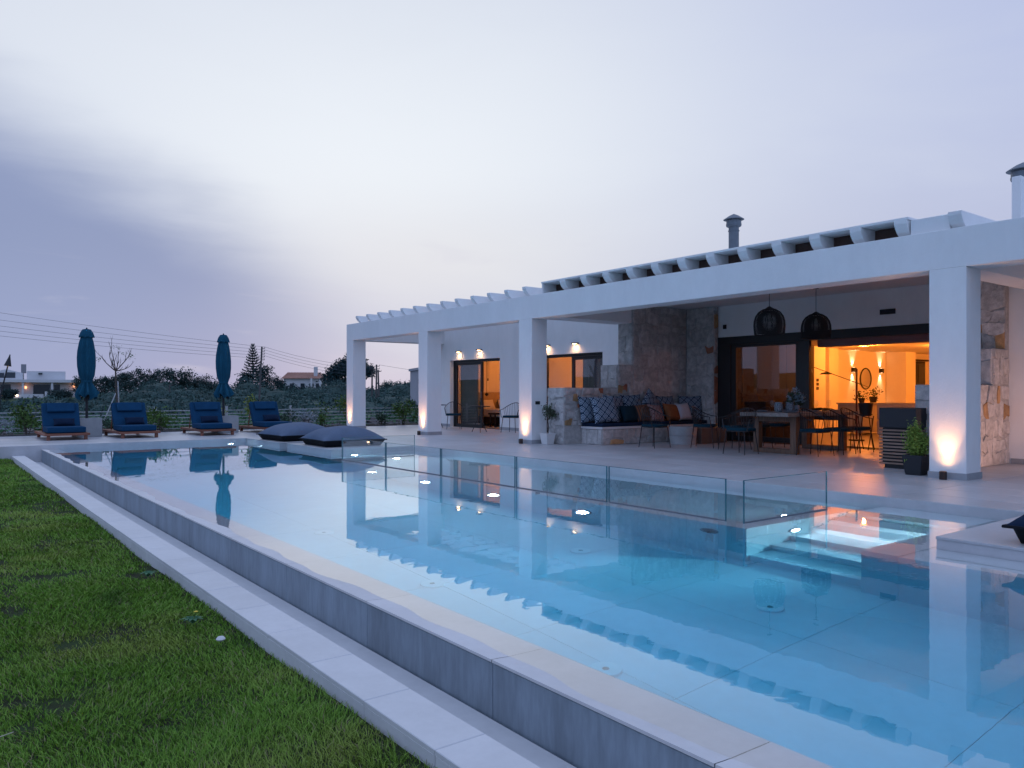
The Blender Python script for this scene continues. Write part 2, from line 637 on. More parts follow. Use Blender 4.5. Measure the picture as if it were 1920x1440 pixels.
def slab_mesh(name, w, d, t, m, ch=0.004):
    """tile with a chamfered top edge, origin at the middle of its top"""
    a, b = w / 2, d / 2
    v = [(-a, -b, -t), (a, -b, -t), (a, b, -t), (-a, b, -t), (-a, -b, -ch), (a, -b, -ch), (a, b, -ch), (-a, b, -ch),
         (-a + ch, -b + ch, 0), (a - ch, -b + ch, 0), (a - ch, b - ch, 0), (-a + ch, b - ch, 0)]
    f = [(0, 3, 2, 1), (8, 9, 10, 11)]
    for i in range(4):
        j = (i + 1) % 4
        f.append((i, j, j + 4, i + 4))
        f.append((i + 4, j + 4, j + 8, i + 8))
    me = bpy.data.meshes.new(name)
    me.from_pydata(v, [], f)
    me.materials.append(m)
    return me


def lerp(a, b, t):
    return a + (b - a) * t


# ================================================================== SETTING
# ------------------------------------------------------------------ ground beyond the garden
def hills(x, y):
    d = math.hypot(x, y)
    z = -0.55
    z += 0.35 * max(0, min(1, (d - 45) / 80))
    z += 9.0 * max(0, min(1, (-x - 70) / 160)) ** 0.8             # unseen rise added to stand for the dark hedge mirrored in the door
    z += 0.25 * math.sin(x * 0.05 + 1.3) * math.cos(y * 0.043)
    return z


def ground_sheet():
    xs = [-3000, -1500, -700, -380, -240, -170, -120, -90, -70, -50, -30, -15, -8, 1.45, 12, 22, 34, 50, 70, 95, 130, 180, 260, 400, 700, 1500, 3000]
    ys = [-3000, -1500, -700, -300, -120, -50, -20, -6, 4, 14, 24.4, 28, 34, 42, 55, 70, 85, 100, 120, 150, 200, 280, 420, 700, 1500, 3000]
    vs = []
    fs = []
    for y in ys:
        for x in xs:
            near = (-8 <= x <= 34 and -6 <= y <= 24.4)
            vs.append((x, y, -0.40 if near else hills(x, y)))
    W = len(xs)
    for j in range(len(ys) - 1):
        for i in range(W - 1):
            if xs[i] >= -8 and xs[i + 1] <= 34 and ys[j] >= -6 and ys[j + 1] <= 24.4:
                continue
            fs.append((j * W + i, j * W + i + 1, (j + 1) * W + i + 1, (j + 1) * W + i))
    me = bpy.data.meshes.new('ground')
    me.from_pydata(vs, [], fs)
    me.materials.append(mat('field', (0.030, 0.065, 0.030), 0.95, 0.35, 0.06, 0.0, col2=(0.055, 0.085, 0.040), spec=0.1))
    struct(link('ground', me))


ground_sheet()

# ------------------------------------------------------------------ lawn: soil bed and grass blades
def lawn_h(x, y):
    return -0.285 + 0.018 * np.sin(x * 2.1 + 0.6 * y) * np.cos(y * 1.3) + 0.010 * np.sin(x * 5.3 + 1.0) * np.sin(y * 4.1) + 0.035 * np.clip((1.5 - x) * 0.25, 0, 1.5) * 0.3


def lawn_bed():
    nx, ny = 48, 110
    xs = np.linspace(-8, 1.52, nx)
    ys = np.linspace(-6, 19.18, ny)
    vs = [(float(x), float(y), float(lawn_h(x, y)) - 0.01) for y in ys for x in xs]
    fs = [(j * nx + i, j * nx + i + 1, (j + 1) * nx + i + 1, (j + 1) * nx + i) for j in range(ny - 1) for i in range(nx - 1)]
    me = bpy.data.meshes.new('lawn_soil')
    me.from_pydata(vs, [], fs)
    me.materials.append(mat('lawn soil', (0.050, 0.043, 0.030), 0.95, 0.4, 5, 0.6, 40, col2=(0.030, 0.050, 0.018), spec=0.1))
    me.shade_smooth()
    struct(link('lawn', me))


lawn_bed()


def vnoise(x, y, f, seed):
    r = np.random.default_rng(seed)
    g = r.random((64, 64))
    x = x * f + 200
    y = y * f + 200
    xi = np.floor(x).astype(int)
    yi = np.floor(y).astype(int)
    fx = x - xi
    fy = y - yi
    fx = fx * fx * (3 - 2 * fx)
    fy = fy * fy * (3 - 2 * fy)
    a = g[xi % 64, yi % 64]
    b = g[(xi + 1) % 64, yi % 64]
    c = g[xi % 64, (yi + 1) % 64]
    d = g[(xi + 1) % 64, (yi + 1) % 64]
    return (a * (1 - fx) + b * fx) * (1 - fy) + (c * (1 - fx) + d * fx) * fy


def grass():
    pts = []
    for (y0, y1, dens) in ((1.6, 4.0, 15000), (4.0, 6.5, 11000), (6.5, 10, 5500), (10, 19.15, 2200)):
        xm = -4.2 if y0 < 4 else (-2.2 if y0 < 6.5 else (-1.2 if y0 < 10 else 0.0))
        n = int((1.515 - xm) * (y1 - y0) * dens)
        p = np.stack([rng.uniform(xm, 1.512, n), rng.uniform(y0, y1, n)], 1)
        pts.append(p)
    P = np.concatenate(pts)
    x, y = P[:, 0], P[:, 1]
    # visible wedge only, with a margin for a step to the side
    P = P[(x > -2.6 + 0.0 * y) | (y > 1.0)]
    x, y = P[:, 0], P[:, 1]
    n1 = vnoise(x, y, 2.2, 1)
    n2 = vnoise(x, y, 6.0, 2)
    n3 = vnoise(x, y, 0.7, 3)
    thin = 0.6 * n1 + 0.4 * n2
    edge = np.clip((1.50 - x) / 0.10, 0, 1)
    keep = (rng.random(len(x)) < np.clip((thin - 0.22) * 5.0, 0.08, 1.0)) & (rng.random(len(x)) < 0.35 + 0.65 * edge)
    P = P[keep]
    x, y = P[:, 0], P[:, 1]
    n1, n2, n3 = n1[keep], n2[keep], n3[keep]
    N = len(x)
    dist = np.hypot(x, y)
    far = np.clip((dist - 3) / 10, 0, 1)
    h = (0.010 + 0.015 * n1 + 0.010 * n2) * rng.uniform(0.6, 1.35, N) * (1 + 0.25 * far)
    h *= np.where(rng.random(N) < 0.012, 1.9, 1.0)
    w = (0.0012 + 0.0009 * rng.random(N)) * (1 + 2.2 * far)
    a = rng.uniform(0, 2 * PI, N)
    lean_a = 2.4 * PI * vnoise(x, y, 1.3, 5) + rng.normal(0, 1.5, N)
    lean = h * rng.uniform(0.2, 1.5, N)
    z = lawn_h(x, y) - 0.008
    bx, by = np.cos(a) * w, np.sin(a) * w
    lx, ly = np.cos(lean_a) * lean, np.sin(lean_a) * lean
    V = np.empty((N, 5, 3), np.float32)
    V[:, 0] = np.stack([x - bx, y - by, z], 1)
    V[:, 1] = np.stack([x + bx, y + by, z], 1)
    V[:, 2] = np.stack([x - bx * .8 + lx * .35, y - by * .8 + ly * .35, z + h * .6], 1)
    V[:, 3] = np.stack([x + bx * .8 + lx * .35, y + by * .8 + ly * .35, z + h * .6], 1)
    V[:, 4] = np.stack([x + lx, y + ly, z + h * 0.95], 1)
    me = bpy.data.meshes.new('grass')
    me.vertices.add(N * 5)
    me.vertices.foreach_set('co', V.ravel())
    base = (np.arange(N) * 5)[:, None]
    loops = np.concatenate([base + np.array([[0, 1, 3, 2]]), base + np.array([[2, 3, 4]])], 1).ravel()
    me.loops.add(len(loops))
    me.loops.foreach_set('vertex_index', loops.astype(np.int32))
    me.polygons.add(2 * N)
    st = np.empty(2 * N, np.int32)
    st[0::2] = np.arange(N) * 7
    st[1::2] = np.arange(N) * 7 + 4
    me.polygons.foreach_set('loop_start', st)
    m = leafmat('grass blade', (0.110, 0.245, 0.024), (0.215, 0.365, 0.042), (0.310, 0.345, 0.072), 0.6, (0.26, 0.22, 0.11))
    me.materials.append(m)
    me.update()
    me.validate()
    stuff(link('grass', me))


grass()

# ------------------------------------------------------------------ low kerb wall between lawn and pool channel
KX0, KX1, KZ = 1.515, 1.742, -0.20
def kerb():
    mb = MB()
    mb.box(KX0 + 0.012, -4.0, -0.9, KX1 - 0.008, 19.19, KZ - 0.021)
    root = struct(mb.build('kerb_wall', MORTAR))
    me = slab_mesh('paving_slab', KX1 - KX0, 0.574, 0.02, COPING, 0.003)
    mf = slab_mesh('kerb_face_tile', 0.574, 0.30, 0.012, COPING, 0.003)
    y = 2.462 - 0.578 * 11
    k = 0
    while y < 19.0:
        yc = min(y + 0.289, 18.89)
        o = link('paving_slab', me, root)
        o.location = ((KX0 + KX1) / 2, yc, KZ + random.uniform(-0.0008, 0.0008))
        f = link('face_tile', mf, root)
        f.location = (KX0, yc, KZ - 0.021 - 0.15)
        f.rotation_euler = (R(90), 0, R(-90))
        y += 0.578
        k += 1
    # floor of the overflow channel
    ch = MB()
    ch.box(KX1 - 0.004, -4.0, -0.9, 2.05, 19.19, -0.352)
    struct(ch.build('channel_floor', COPING))


kerb()

# ------------------------------------------------------------------ infinity edge of the pool
WZ = -0.0915                       # water level
WX0, WX1 = 2.06, 2.36
def infinity_wall():
    mb = MB()
    mb.box(WX0 + 0.013, -4.0, -1.6, WX1 - 0.006, 19.19, -0.118)
    root = struct(mb.build('pool_wall', MORTAR))
    mp = slab_mesh('tile_panel', 1.236, 0.30, 0.014, WALLTILE, 0.002)
    # joints fall on Y = 2.852 + 1.24 n
    y = 2.852 - 1.24 * 5
    while y < 19.0:
        y1 = min(y + 1.24, 19.19)
        me = mp if y1 - y > 1.2 else slab_mesh('tile_panel', y1 - y - 0.004, 0.30, 0.014, WALLTILE, 0.002)
        o = link('tile_panel', me, root)
        o.location = (WX0, (y + y1) / 2, -0.118 - 0.15 + 0.014)
        o.rotation_euler = (R(90), 0, R(-90))
        # coping tile: falls a little towards the pool and is never quite flat, so the water's edge wanders
        c = MB()
        n = 30
        ws = 7
        vs = []
        for i in range(n + 1):
            yy = lerp(y + 0.002, y1 - 0.002, i / n)
            for q in range(ws + 1):
                t = q / ws
                xx = lerp(WX0 - 0.006, WX1, t)
                wob = 0.0012 * math.sin(yy * 1.9 + 0.7) + 0.0009 * math.sin(yy * 4.3 + 2) + 0.0007 * math.sin(yy * 9.7 + 5 * t)
                vs.append((xx, yy, lerp(-0.0855, -0.104, t) + wob * (t > 0.05)))
        fs = [(i * (ws + 1) + q, i * (ws + 1) + q + 1, (i + 1) * (ws + 1) + q + 1, (i + 1) * (ws + 1) + q) for i in range(n) for q in range(ws)]
        c.add(vs, fs)
        nv = len(c.v)
        rim = [(WX0 - 0.002, y + 0.002), (WX1, y + 0.002), (WX1, y1 - 0.002), (WX0 - 0.002, y1 - 0.002)]
        c.add([vs[0], vs[n * (ws + 1)], (WX0 - 0.006, y1 - 0.002, -0.0985), (WX0 - 0.006, y + 0.002, -0.0985)], [(0, 1, 2, 3)])
        c.add([vs[ws], vs[n * (ws + 1) + ws], (WX1, y1 - 0.002, -0.117), (WX1, y + 0.002, -0.117)], [(3, 2, 1, 0)])
        c.build('coping_tile', COPING, root, 30)
        y += 1.24


infinity_wall()

# ------------------------------------------------------------------ pool basin
PF = -1.40
def basin():
    sub = MB()
    sub.box(1.95, -6.0, -1.9, 9.0, 20.0, PF - 0.022)
    root = struct(sub.build('pool_floor', POOLGROUT))
    me = slab_mesh('floor_tile', 1.247, 1.237, 0.02, POOLTILE, 0.0015)
    for i in range(4):
        for j in range(-4, 15):
            o = link('floor_tile', me, root)
            o.location = (2.725 + 1.25 * i, 2.275 + 1.24 * j, PF)
    w = MB()
    w.box(WX1 - 0.005, -4.0, PF, WX1 + 0.004, 19.2, -0.112)           # lining behind the infinity edge
    w.box(2.0, -4.3, -1.6, 8.5, -4.0, -0.05)
    struct(w.build('pool_lining', POOLTILE))
    d = MB()
    for (x0, y0, x1, y1, z0, z1) in ((5.86, 4.25, 6.17, 13.15, -1.5, -0.108), (6.17, 4.25, 7.62, 4.46, -1.5, -0.108), (6.17, 12.94, 7.62, 13.15, -1.5, -0.108)):
        d.box(x0, y0, z0, x1, y1, z1)
    struct(d.build('pool_divider_wall', POOLTILE, bevel=0.006))
    kf = MB()
    kf.box(6.17, 4.46, -0.62, 8.26, 12.94, -0.46)
    struct(kf.build('paddling_pool_floor', POOLTILE))
    for (ya, yb) in ((3.15, 4.25), (13.15, 14.28)):
        s = MB()
        for k, (x, z) in enumerate(((5.90, -1.21), (6.22, -1.01), (6.53, -0.81), (6.85, -0.60), (7.17, -0.40), (7.50, -0.21))):
            s.box(x, ya, -1.5, (x + 0.32 if k < 5 else 8.26) + 0.0, yb, z)
        struct(s.build('pool_steps', POOLTILE, bevel=0.008))
    # plinth wall and ledge by the near platform
    p = MB()
    p.box(5.78, 2.86, -1.5, 7.3, 3.15, -0.112)
    p.box(5.78, -4.0, -1.5, 8.26, 2.86, -0.135)
    struct(p.build('pool_ledge', POOLTILE, bevel=0.006))


basin()

wb = MB()
wb.box(2.09, -4.05, -1.45, 8.28, 19.23, WZ)
struct(wb.build('pool_water', WATER))

# ------------------------------------------------------------------ terrace and platforms
def terrace():
    b = MB()
    b.box(8.26, -6.0, -1.6, 32, 24.1, -0.021)
    b.box(-8.0, 19.205, -1.6, 8.26, 24.1, -0.021)
    root = struct(b.build('terrace', GROUT))
    me = slab_mesh('deck_tile', 0.594, 1.194, 0.02, DECK, 0.003)
    for i in range(11):
        for j in range(-3, 19):
            xc = 8.25 + 0.3 + 0.6 * i
            yc = 2.4 + 1.2 * j + 0.0
            if yc > 23.6:
                continue
            o = link('tile', me, root)
            o.location = (xc, yc, random.uniform(-0.0006, 0.0006))
    m2 = slab_mesh('deck_tile_far', 1.194, 0.594, 0.02, DECK, 0.003)
    for i in range(6):
        for j in range(8):
            o = link('tile', m2, root)
            o.location = (8.25 - 0.6 - 1.2 * i, 19.2 + 0.3 + 0.6 * j, random.uniform(-0.0006, 0.0006))
    # riser faces of the pool edge
    r = MB()
    r.box(-8.0, 19.192, -1.6, 8.25, 19.204, -0.004)
    r.box(8.244, -4.0, -1.6, 8.259, 19.19, -0.004)
    struct(r.build('pool_edge', DECK))


terrace()


def platforms():
    for (x0, y0, x1, y1, tiles) in ((6.37, 16.93, 8.243, 19.19, 2), (6.42, 14.30, 8.243, 16.63, 2), (6.29, -1.0, 8.243, 2.825, 3)):
        b = MB()
        b.box(x0 + 0.012, y0 + 0.012, -1.5, x1, y1 - 0.004, -0.022)
        root = struct(b.build('pool_platform', DECK))
        nx = 2
        ny = tiles
        w = (x1 - x0) / nx
        d = (y1 - y0) / ny
        me = slab_mesh('platform_tile', w - 0.004, d - 0.004, 0.02, DECK, 0.002)
        for i in range(nx):
            for j in range(ny):
                o = link('tile', me, root)
                o.location = (x0 + w * (i + .5), y0 + d * (j + .5), 0.001)


platforms()


# ------------------------------------------------------------------ underwater lamps and floor fittings
def disc_lamp(loc, axis, lit, label, power=0.0, aim=None):
    root = thing('pool_lamp', label, 'pool lamp', loc, 0, 'round lamps set into the pool walls')
    rot = {'-x': (0, R(-90), 0), '-y': (R(90), 0, 0), 'z': (0, 0, 0), '+y': (R(-90), 0, 0)}[axis]
    a = MB().lathe([(0.105, -0.01), (0.105, 0.012), (0.090, 0.016), (0.088, 0.010)], 24).build('bezel', STEEL, root, 40)
    a.rotation_euler = rot
    l = MB().lathe([(0.086, 0.006), (0.05, 0.016), (0.0, 0.02)], 24, cap=False).build('lens', COOL if lit else DARKGLASS, root, 40)
    l.rotation_euler = rot
    if power:
        ld = bpy.data.lights.new('pool_lamp_light', 'SPOT')
        ld.energy = power
        ld.color = (0.80, 0.89, 1.0)
        ld.spot_size = R(168)
        ld.spot_blend = 0.6
        ld.shadow_soft_size = 0.06
        lo = bpy.data.objects.new('lamp_light', ld)
        COL.objects.link(lo)
        lo.parent = root
        dv = {'-x': Vector((-1, 0, 0)), '-y': Vector((0, -1, 0)), 'z': Vector((0, 0, 1)), '+y': Vector((0, 1, 0))}[axis]
        lo.location = dv * 0.05
        av = dv if aim is None else Vector(aim)
        lo.rotation_euler = av.to_track_quat('-Z', 'Y').to_euler()
        if aim is not None:
            ld.spot_size = R(100)
            ld.color = (1.0, 0.86, 0.90)
    return root


where = ['farthest of the lit lamps along the glass-topped divider wall', 'second lit lamp from the far end of the divider wall', 'third lit lamp from the far end of the divider wall', 'nearest lit lamp on the divider wall, below a glass joint']
for i, y in enumerate((11.36, 9.70, 8.03, 6.36)):
    disc_lamp((5.857, y, -0.735), '-x', True, where[i], 45)
disc_lamp((5.857, 4.66, -0.50), '-x', False, 'unlit dark round fitting near the corner of the divider wall')
disc_lamp((6.60, 4.247, -0.60), '-y', True, 'bright lamp in the side wall flooding the pool steps', 850, (0.5, -1, -0.8))
disc_lamp((6.9, 14.297, -0.5), '-y', True, 'lit lamp under the far floor cushion platform, by the far steps', 70)
disc_lamp((6.0, 19.188, -0.55), '-y', True, 'small lit lamp in the end wall below the sun loungers', 12)
disc_lamp((6.365, 18.0, -0.6), '-x', True, 'lit lamp in the platform under the farther floor cushion', 8)
disc_lamp((7.1, 12.936, -0.28), '-y', True, 'glowing lamp at the far end of the paddling pool', 100)
disc_lamp((7.05, 4.62, -0.455), 'z', True, 'lamp in the paddling pool floor beside the end glass panel', 110)
disc_lamp((6.75, 3.153, -0.50), '+y', True, 'assumed lamp, hidden from view, in the plinth wall facing the near pool steps', 260)  # assumed lamp, hidden from view, put in to whiten steps and side wall
spots = [((4.94, 3.38), 'white floor inlet below the steps'), ((4.97, 5.46), 'white floor inlet out in front of the divider corner'), ((3.29, 3.39), 'white floor inlet nearest the infinity edge corner'), ((3.30, 5.40), 'white floor inlet along the infinity edge, second from the near end'), ((3.35, 7.64), 'white floor inlet along the infinity edge, third from the near end')]
for (xy, lb) in spots:
    root = thing('floor_inlet', lb, 'pool inlet', (xy[0], xy[1], PF), 0, 'round white inlets in the pool floor')
    MB().lathe([(0.10, 0.0), (0.10, 0.022), (0.095, 0.028), (0.05, 0.03), (0.0, 0.03)], 24, cap=False).build('cover', mat('inlet white', (0.85, 0.85, 0.85), 0.5, 0.02, 9), root, 40)
    MB().lathe([(0.022, 0.0303), (0.02, 0.034), (0.0, 0.0345)], 16, cap=False).build('cap', STEEL, root, 40)


# ------------------------------------------------------------------ glass fence of the paddling pool
def fence_glass():
    root = thing('glass_fence', 'low frameless glass fence standing on the paddling pool wall', 'glass fence', (6.06, 4.44, -0.108))
    ys = [4.50, 6.20, 7.87, 9.66, 11.35, 13.02]
    GT = 0.305 + 0.108

    def panel(p, q):
        # box panel between two points, thin edges in darker green glass
        p = Vector((*p, 0))
        q = Vector((*q, 0))
        d = (q - p).normalized()
        n = Vector((-d.y, d.x, 0)) * 0.006
        up = Vector((0, 0, GT))
        c = [p - n, q - n, q + n, p + n]
        e = d * 0.004
        mb = MB()
        v = [x for x in c] + [x + up for x in c]
        mb.add(v, [(0, 1, 5, 4), (2, 3, 7, 6)], 0)
        mb.build('glass_panel', [GLASS], root)
        eb = MB()
        s = 0.0065
        for a in (p, q):
            m = Matrix.Translation(a) @ Matrix.Rotation(math.atan2(d.y, d.x), 4, 'Z')
            eb.box(-0.004, -s, 0, 0.004, s, GT, m)
        m = Matrix.Translation(p) @ Matrix.Rotation(math.atan2(d.y, d.x), 4, 'Z')
        L = (q - p).length
        eb.box(0.004, -s, GT - 0.003, L - 0.004, s, GT + 0.001, m)
        eb.build('glass_edge', [GLASSEDGE], root)
        ch = MB()
        ch.box(0.0, -0.011, -0.004, L, 0.011, 0.026, m)
        ch.build('base_channel', [STEEL], root)

    for i in range(5):
        panel((-0.01, ys[i] - 4.44 + (0.12 if i == 0 else 0.018)), (-0.01, ys[i + 1] - 4.44 - 0.018))
    panel((0.02, 0.0), (1.41, 0.0))
    panel((0.02, 13.03 - 4.44), (1.5, 13.03 - 4.44))


fence_glass()


# ================================================================== VILLA
VL = Vector((12.0, 12.0, 0.0))
villa = thing('villa', 'long low white villa with columned porch and rafter tails beside the pool', 'house', VL)


def vp(mb, name, m, parent=None, smooth=None, bevel=0.0):
    """part of the villa built in world coordinates"""
    if parent is None:
        return mb.build(name, m, villa, smooth, bevel, loc=-VL)
    return mb.build(name, m, parent, smooth, bevel)


BX0, BX1 = 10.60, 11.03
BZ0, BZ1 = 2.73, 3.24
for y in (22.0, 17.6, 13.22, 4.38, -0.2):
    o = vp(MB().box(BX0, y, 0.0, BX1, y + 0.46, BZ0), 'column', PLASTER, bevel=0.008)
    s = MB()
    s.box(BX0 - 0.012, y - 0.012, 0.0, BX1 + 0.012, y + 0.472, 0.085)
    vp(s, 'skirting', SKIRT, o)
vp(MB().box(BX0, -3.0, BZ0, BX1, 22.46, BZ1), 'beam', PLASTER, bevel=0.008)
vp(MB().box(BX1, 22.0, BZ0, 14.2, 22.44, BZ1 - 0.004), 'beam', PLASTER, bevel=0.008)
vp(MB().box(BX1, 12.66, BZ0, 13.12, 13.2, BZ1 - 0.004), 'beam', PLASTER, bevel=0.008)
vp(MB().box(BX1, 4.40, BZ0, 13.66, 4.84, BZ1 - 0.004), 'beam', PLASTER, bevel=0.008)
vp(MB().box(BX1, -3.0, 3.165, 15.3, 12.67, 3.236), 'ceiling', PLASTER)

# rafters with curved tails
prof = [(10.63, 3.462), (10.63, 3.415), (10.655, 3.365), (10.70, 3.31), (10.76, 3.268), (10.83, 3.2425)]
def rafter(y, x1, w=0.15):
    pl = prof + [(x1, 3.2425), (x1, 3.462)]
    mb = MB().prism([(a, b) for a, b in pl][::-1], y - w, y, 'y')
    return vp(mb, 'rafter', PLASTER, bevel=0.004)


for y in (21.89, 21.19, 20.48, 19.79, 19.10, 18.41, 17.71, 17.02, 16.34, 15.64, 14.95, 14.27, 13.60):
    rafter(y, 13.95, 0.13)
for y in (12.33, 11.69, 11.05, 10.41, 9.78, 9.16, 8.53, 7.89, 7.25, 6.60, 5.96, 5.32, 4.62):
    rafter(y, 12.2, 0.17)
roof = vp(MB().box(10.64, 5.13, 3.4635, 15.6, 12.95, 3.500), 'roof_slab', PLASTER, bevel=0.005)
vp(MB().box(10.66, 12.90, 3.2425, 12.2, 12.946, 3.4625), 'fascia', PLASTER, roof)
vp(MB().box(11.02, 5.13, 3.2425, 11.06, 12.89, 3.4625), 'soffit_board', mat('brown soffit', (0.10, 0.06, 0.05), 0.8, 0.25, 3))
vp(MB().box(10.70, 4.625, 3.2425, 12.2, 5.128, 3.455), 'parapet', PLASTER, bevel=0.005)
vp(MB().box(15.35, 3.0, 3.24, 30, 13.4, 3.46), 'roof_slab', PLASTER)
vp(MB().box(13.98, 13.2, 3.24, 19, 22.4, 3.44), 'roof_slab', PLASTER)


def flue(x, y, top, d, base=3.4):
    r = d / 2
    p = MB()
    p.lathe([(r, base), (r, top - 0.42), (r + .012, top - .42), (r + .012, top - .40), (r, top - .40), (r, top - .33), (r * 1.45, top - .30), (r * 1.45, top - .17), (r * 1.3, top - .165), (r * 1.3, top - 0.12)], 24, (x, y, 0))
    o = vp(p, 'chimney_flue', STEEL, smooth=35)
    vp(MB().lathe([(r * 2.0, top - 0.145), (r * 2.03, top - 0.14), (r * 0.9, top - 0.05), (0.0, top)], 24, (x, y, 0), cap=False).lathe([(r * 2.0, top - 0.145), (0, top - 0.13)], 24, (x, y, 0), cap=False), 'flue_cap', STEEL, o, smooth=35)
    vp(MB().lathe([(r * 1.47, top - .285), (r * 1.50, top - .275), (r * 1.50, top - .25), (r * 1.47, top - .24)], 24, (x, y, 0), cap=False), 'clamp_band', STEEL, o, smooth=35)


flue(15.4, 11.53, 5.37, 0.24)
flue(14.75, 5.20, 4.99, 0.25)
vp(MB().box(13.3, 4.72, 3.44, 13.5, 4.85, 4.42), 'roof_vent', PLASTER, bevel=0.01)

# ---- bedroom wing wall with two sliding doors
WX = 13.90
w = MB()
for (y0, y1, z0, z1) in ((21.63, 22.4, 0, 3.24), (16.92, 18.87, 0, 3.24), (13.12, 14.44, 0, 3.24), (18.87, 21.63, 2.17, 3.24), (14.44, 16.92, 2.165, 3.24)):
    w.box(WX, y0, z0, WX + 0.25, y1, z1)
wall1 = vp(w, 'front_wall', PLASTER)
s = MB()
for (y0, y1) in ((21.63, 22.4), (16.92, 18.87), (13.22, 14.44)):
    s.box(WX - 0.012, y0, 0.0, WX, y1, 0.085)
vp(s, 'skirting', SKIRT, wall1)


def sliding_door(y0, y1, l0, l1, ztop, x, fw=0.075):
    """outer frame, one glazed leaf from l0 to l1, the rest open"""
    f = MB()
    f.box(x, y0, ztop - fw, x + 0.10, y1, ztop)
    f.box(x, y1 - fw, 0.0, x + 0.10, y1, ztop - fw)
    f.box(x, y0, 0.0, x + 0.10, y0 + 0.03, ztop - fw)
    f.box(x, y0 + 0.03, 0.0, x + 0.10, y1 - fw, 0.018)
    fr = vp(f, 'sliding_door', BLACK, bevel=0.003)
    l = MB()
    xl = x + 0.02
    st = 0.10
    zt = ztop - fw - 0.004
    l.box(xl, l0, 0.02, xl + 0.05, l0 + st, zt)
    l.box(xl, l1 - st, 0.02, xl + 0.05, l1, zt)
    l.box(xl, l0 + st, 0.02, xl + 0.05, l1 - st, 0.11)
    l.box(xl, l0 + st, zt - 0.085, xl + 0.05, l1 - st, zt)
    vp(l, 'leaf_frame', BLACK, fr)
    vp(MB().box(xl + 0.02, l0 + st, 0.11, xl + 0.032, l1 - st, zt - 0.085), 'glass_pane', DOORGLASS, fr)
    vp(MB().box(xl - 0.03, l0 + 0.03, 0.95, xl - 0.006, l0 + 0.055, 1.15), 'handle', STEEL, fr, bevel=0.003)


sliding_door(18.87, 21.63, 20.00, 21.552, 2.17, WX + 0.13)
sliding_door(14.44, 16.92, 14.475, 15.79, 2.165, WX + 0.13)

# ---- curtains behind the closed leaves, the second added to dim its bright pane
for (y0, y1) in ((20.62, 21.60), (14.52, 15.62)):
    cv, cf = [], []
    for k in range(41):
        yy = lerp(y0, y1, k / 40)
        xx = WX + 0.42 + 0.035 * math.sin(k * 1.35)
        cv += [(xx, yy, 0.02), (xx, yy, 2.5)]
    for k in range(40):
        cf.append((2 * k, 2 * k + 2, 2 * k + 3, 2 * k + 1))
    cm = MB()
    cm.add(cv, cf)
    vp(cm, 'curtain', mat('grey curtain', (0.16, 0.15, 0.16), 0.9, 0.1, 5), smooth=60)

# ---- bedrooms
b = MB()
b.box(14.15, 22.0, 0, 18.7, 22.1, 2.62)
b.box(18.6, 13.3, 0, 18.7, 22.0, 2.62)
b.box(14.15, 17.05, 0, 18.6, 17.2, 2.62)
b.box(14.15, 13.22, 0, 18.6, 13.32, 2.62)
b.box(14.15, 13.32, 2.62, 18.7, 22.1, 2.70)
vp(b, 'bedroom_wall', ORANGEWALL)
p = MB()
for k in range(9):
    p.box(14.35 + 0.46 * k, 21.965, 0.02, 14.35 + 0.46 * k + 0.452, 21.995, 2.40)
vp(p, 'wardrobe_door', ORANGEWALL, bevel=0.003)
vp(MB().box(14.16, 13.33, 0.0, 18.6, 21.99, 0.004), 'bedroom_floor', INFLOOR)


def room_light(x, y, z, e, col=(1.0, 0.36, 0.075), r=0.12):
    ld = bpy.data.lights.new('room_light', 'POINT')
    ld.energy = e
    ld.color = col
    ld.shadow_soft_size = r
    o = bpy.data.objects.new('room_light', ld)
    COL.objects.link(o)
    o.location = (x, y, z)
    return o


def assumed_ceiling_lamp(x, y, z, e, label, col=(1.0, 0.30, 0.05)):  # fixtures assumed as the unseen source of each room's warm glow
    root = thing('assumed_ceiling_lamp', label, 'ceiling lamp', (x, y, z), 0, 'assumed warm ceiling lamps in the rooms')
    MB().lathe([(0.12, 0.0), (0.12, -0.03), (0.10, -0.035)], 20, cap=True).build('housing', WHITEPOT, root, 40)
    MB().lathe([(0.095, -0.036), (0.06, -0.042), (0, -0.044)], 20, cap=False).build('diffuser', WARMSOFT, root, 40)
    o = room_light(0, 0, -0.14, e, col, 0.035)
    o.parent = root
    return root


assumed_ceiling_lamp(16.1, 20.0, 2.62, 75, 'assumed warm ceiling lamp in the bedroom behind the farther sliding door')
assumed_ceiling_lamp(15.6, 15.2, 2.62, 65, 'assumed warm ceiling lamp in the bedroom behind the nearer sliding door')

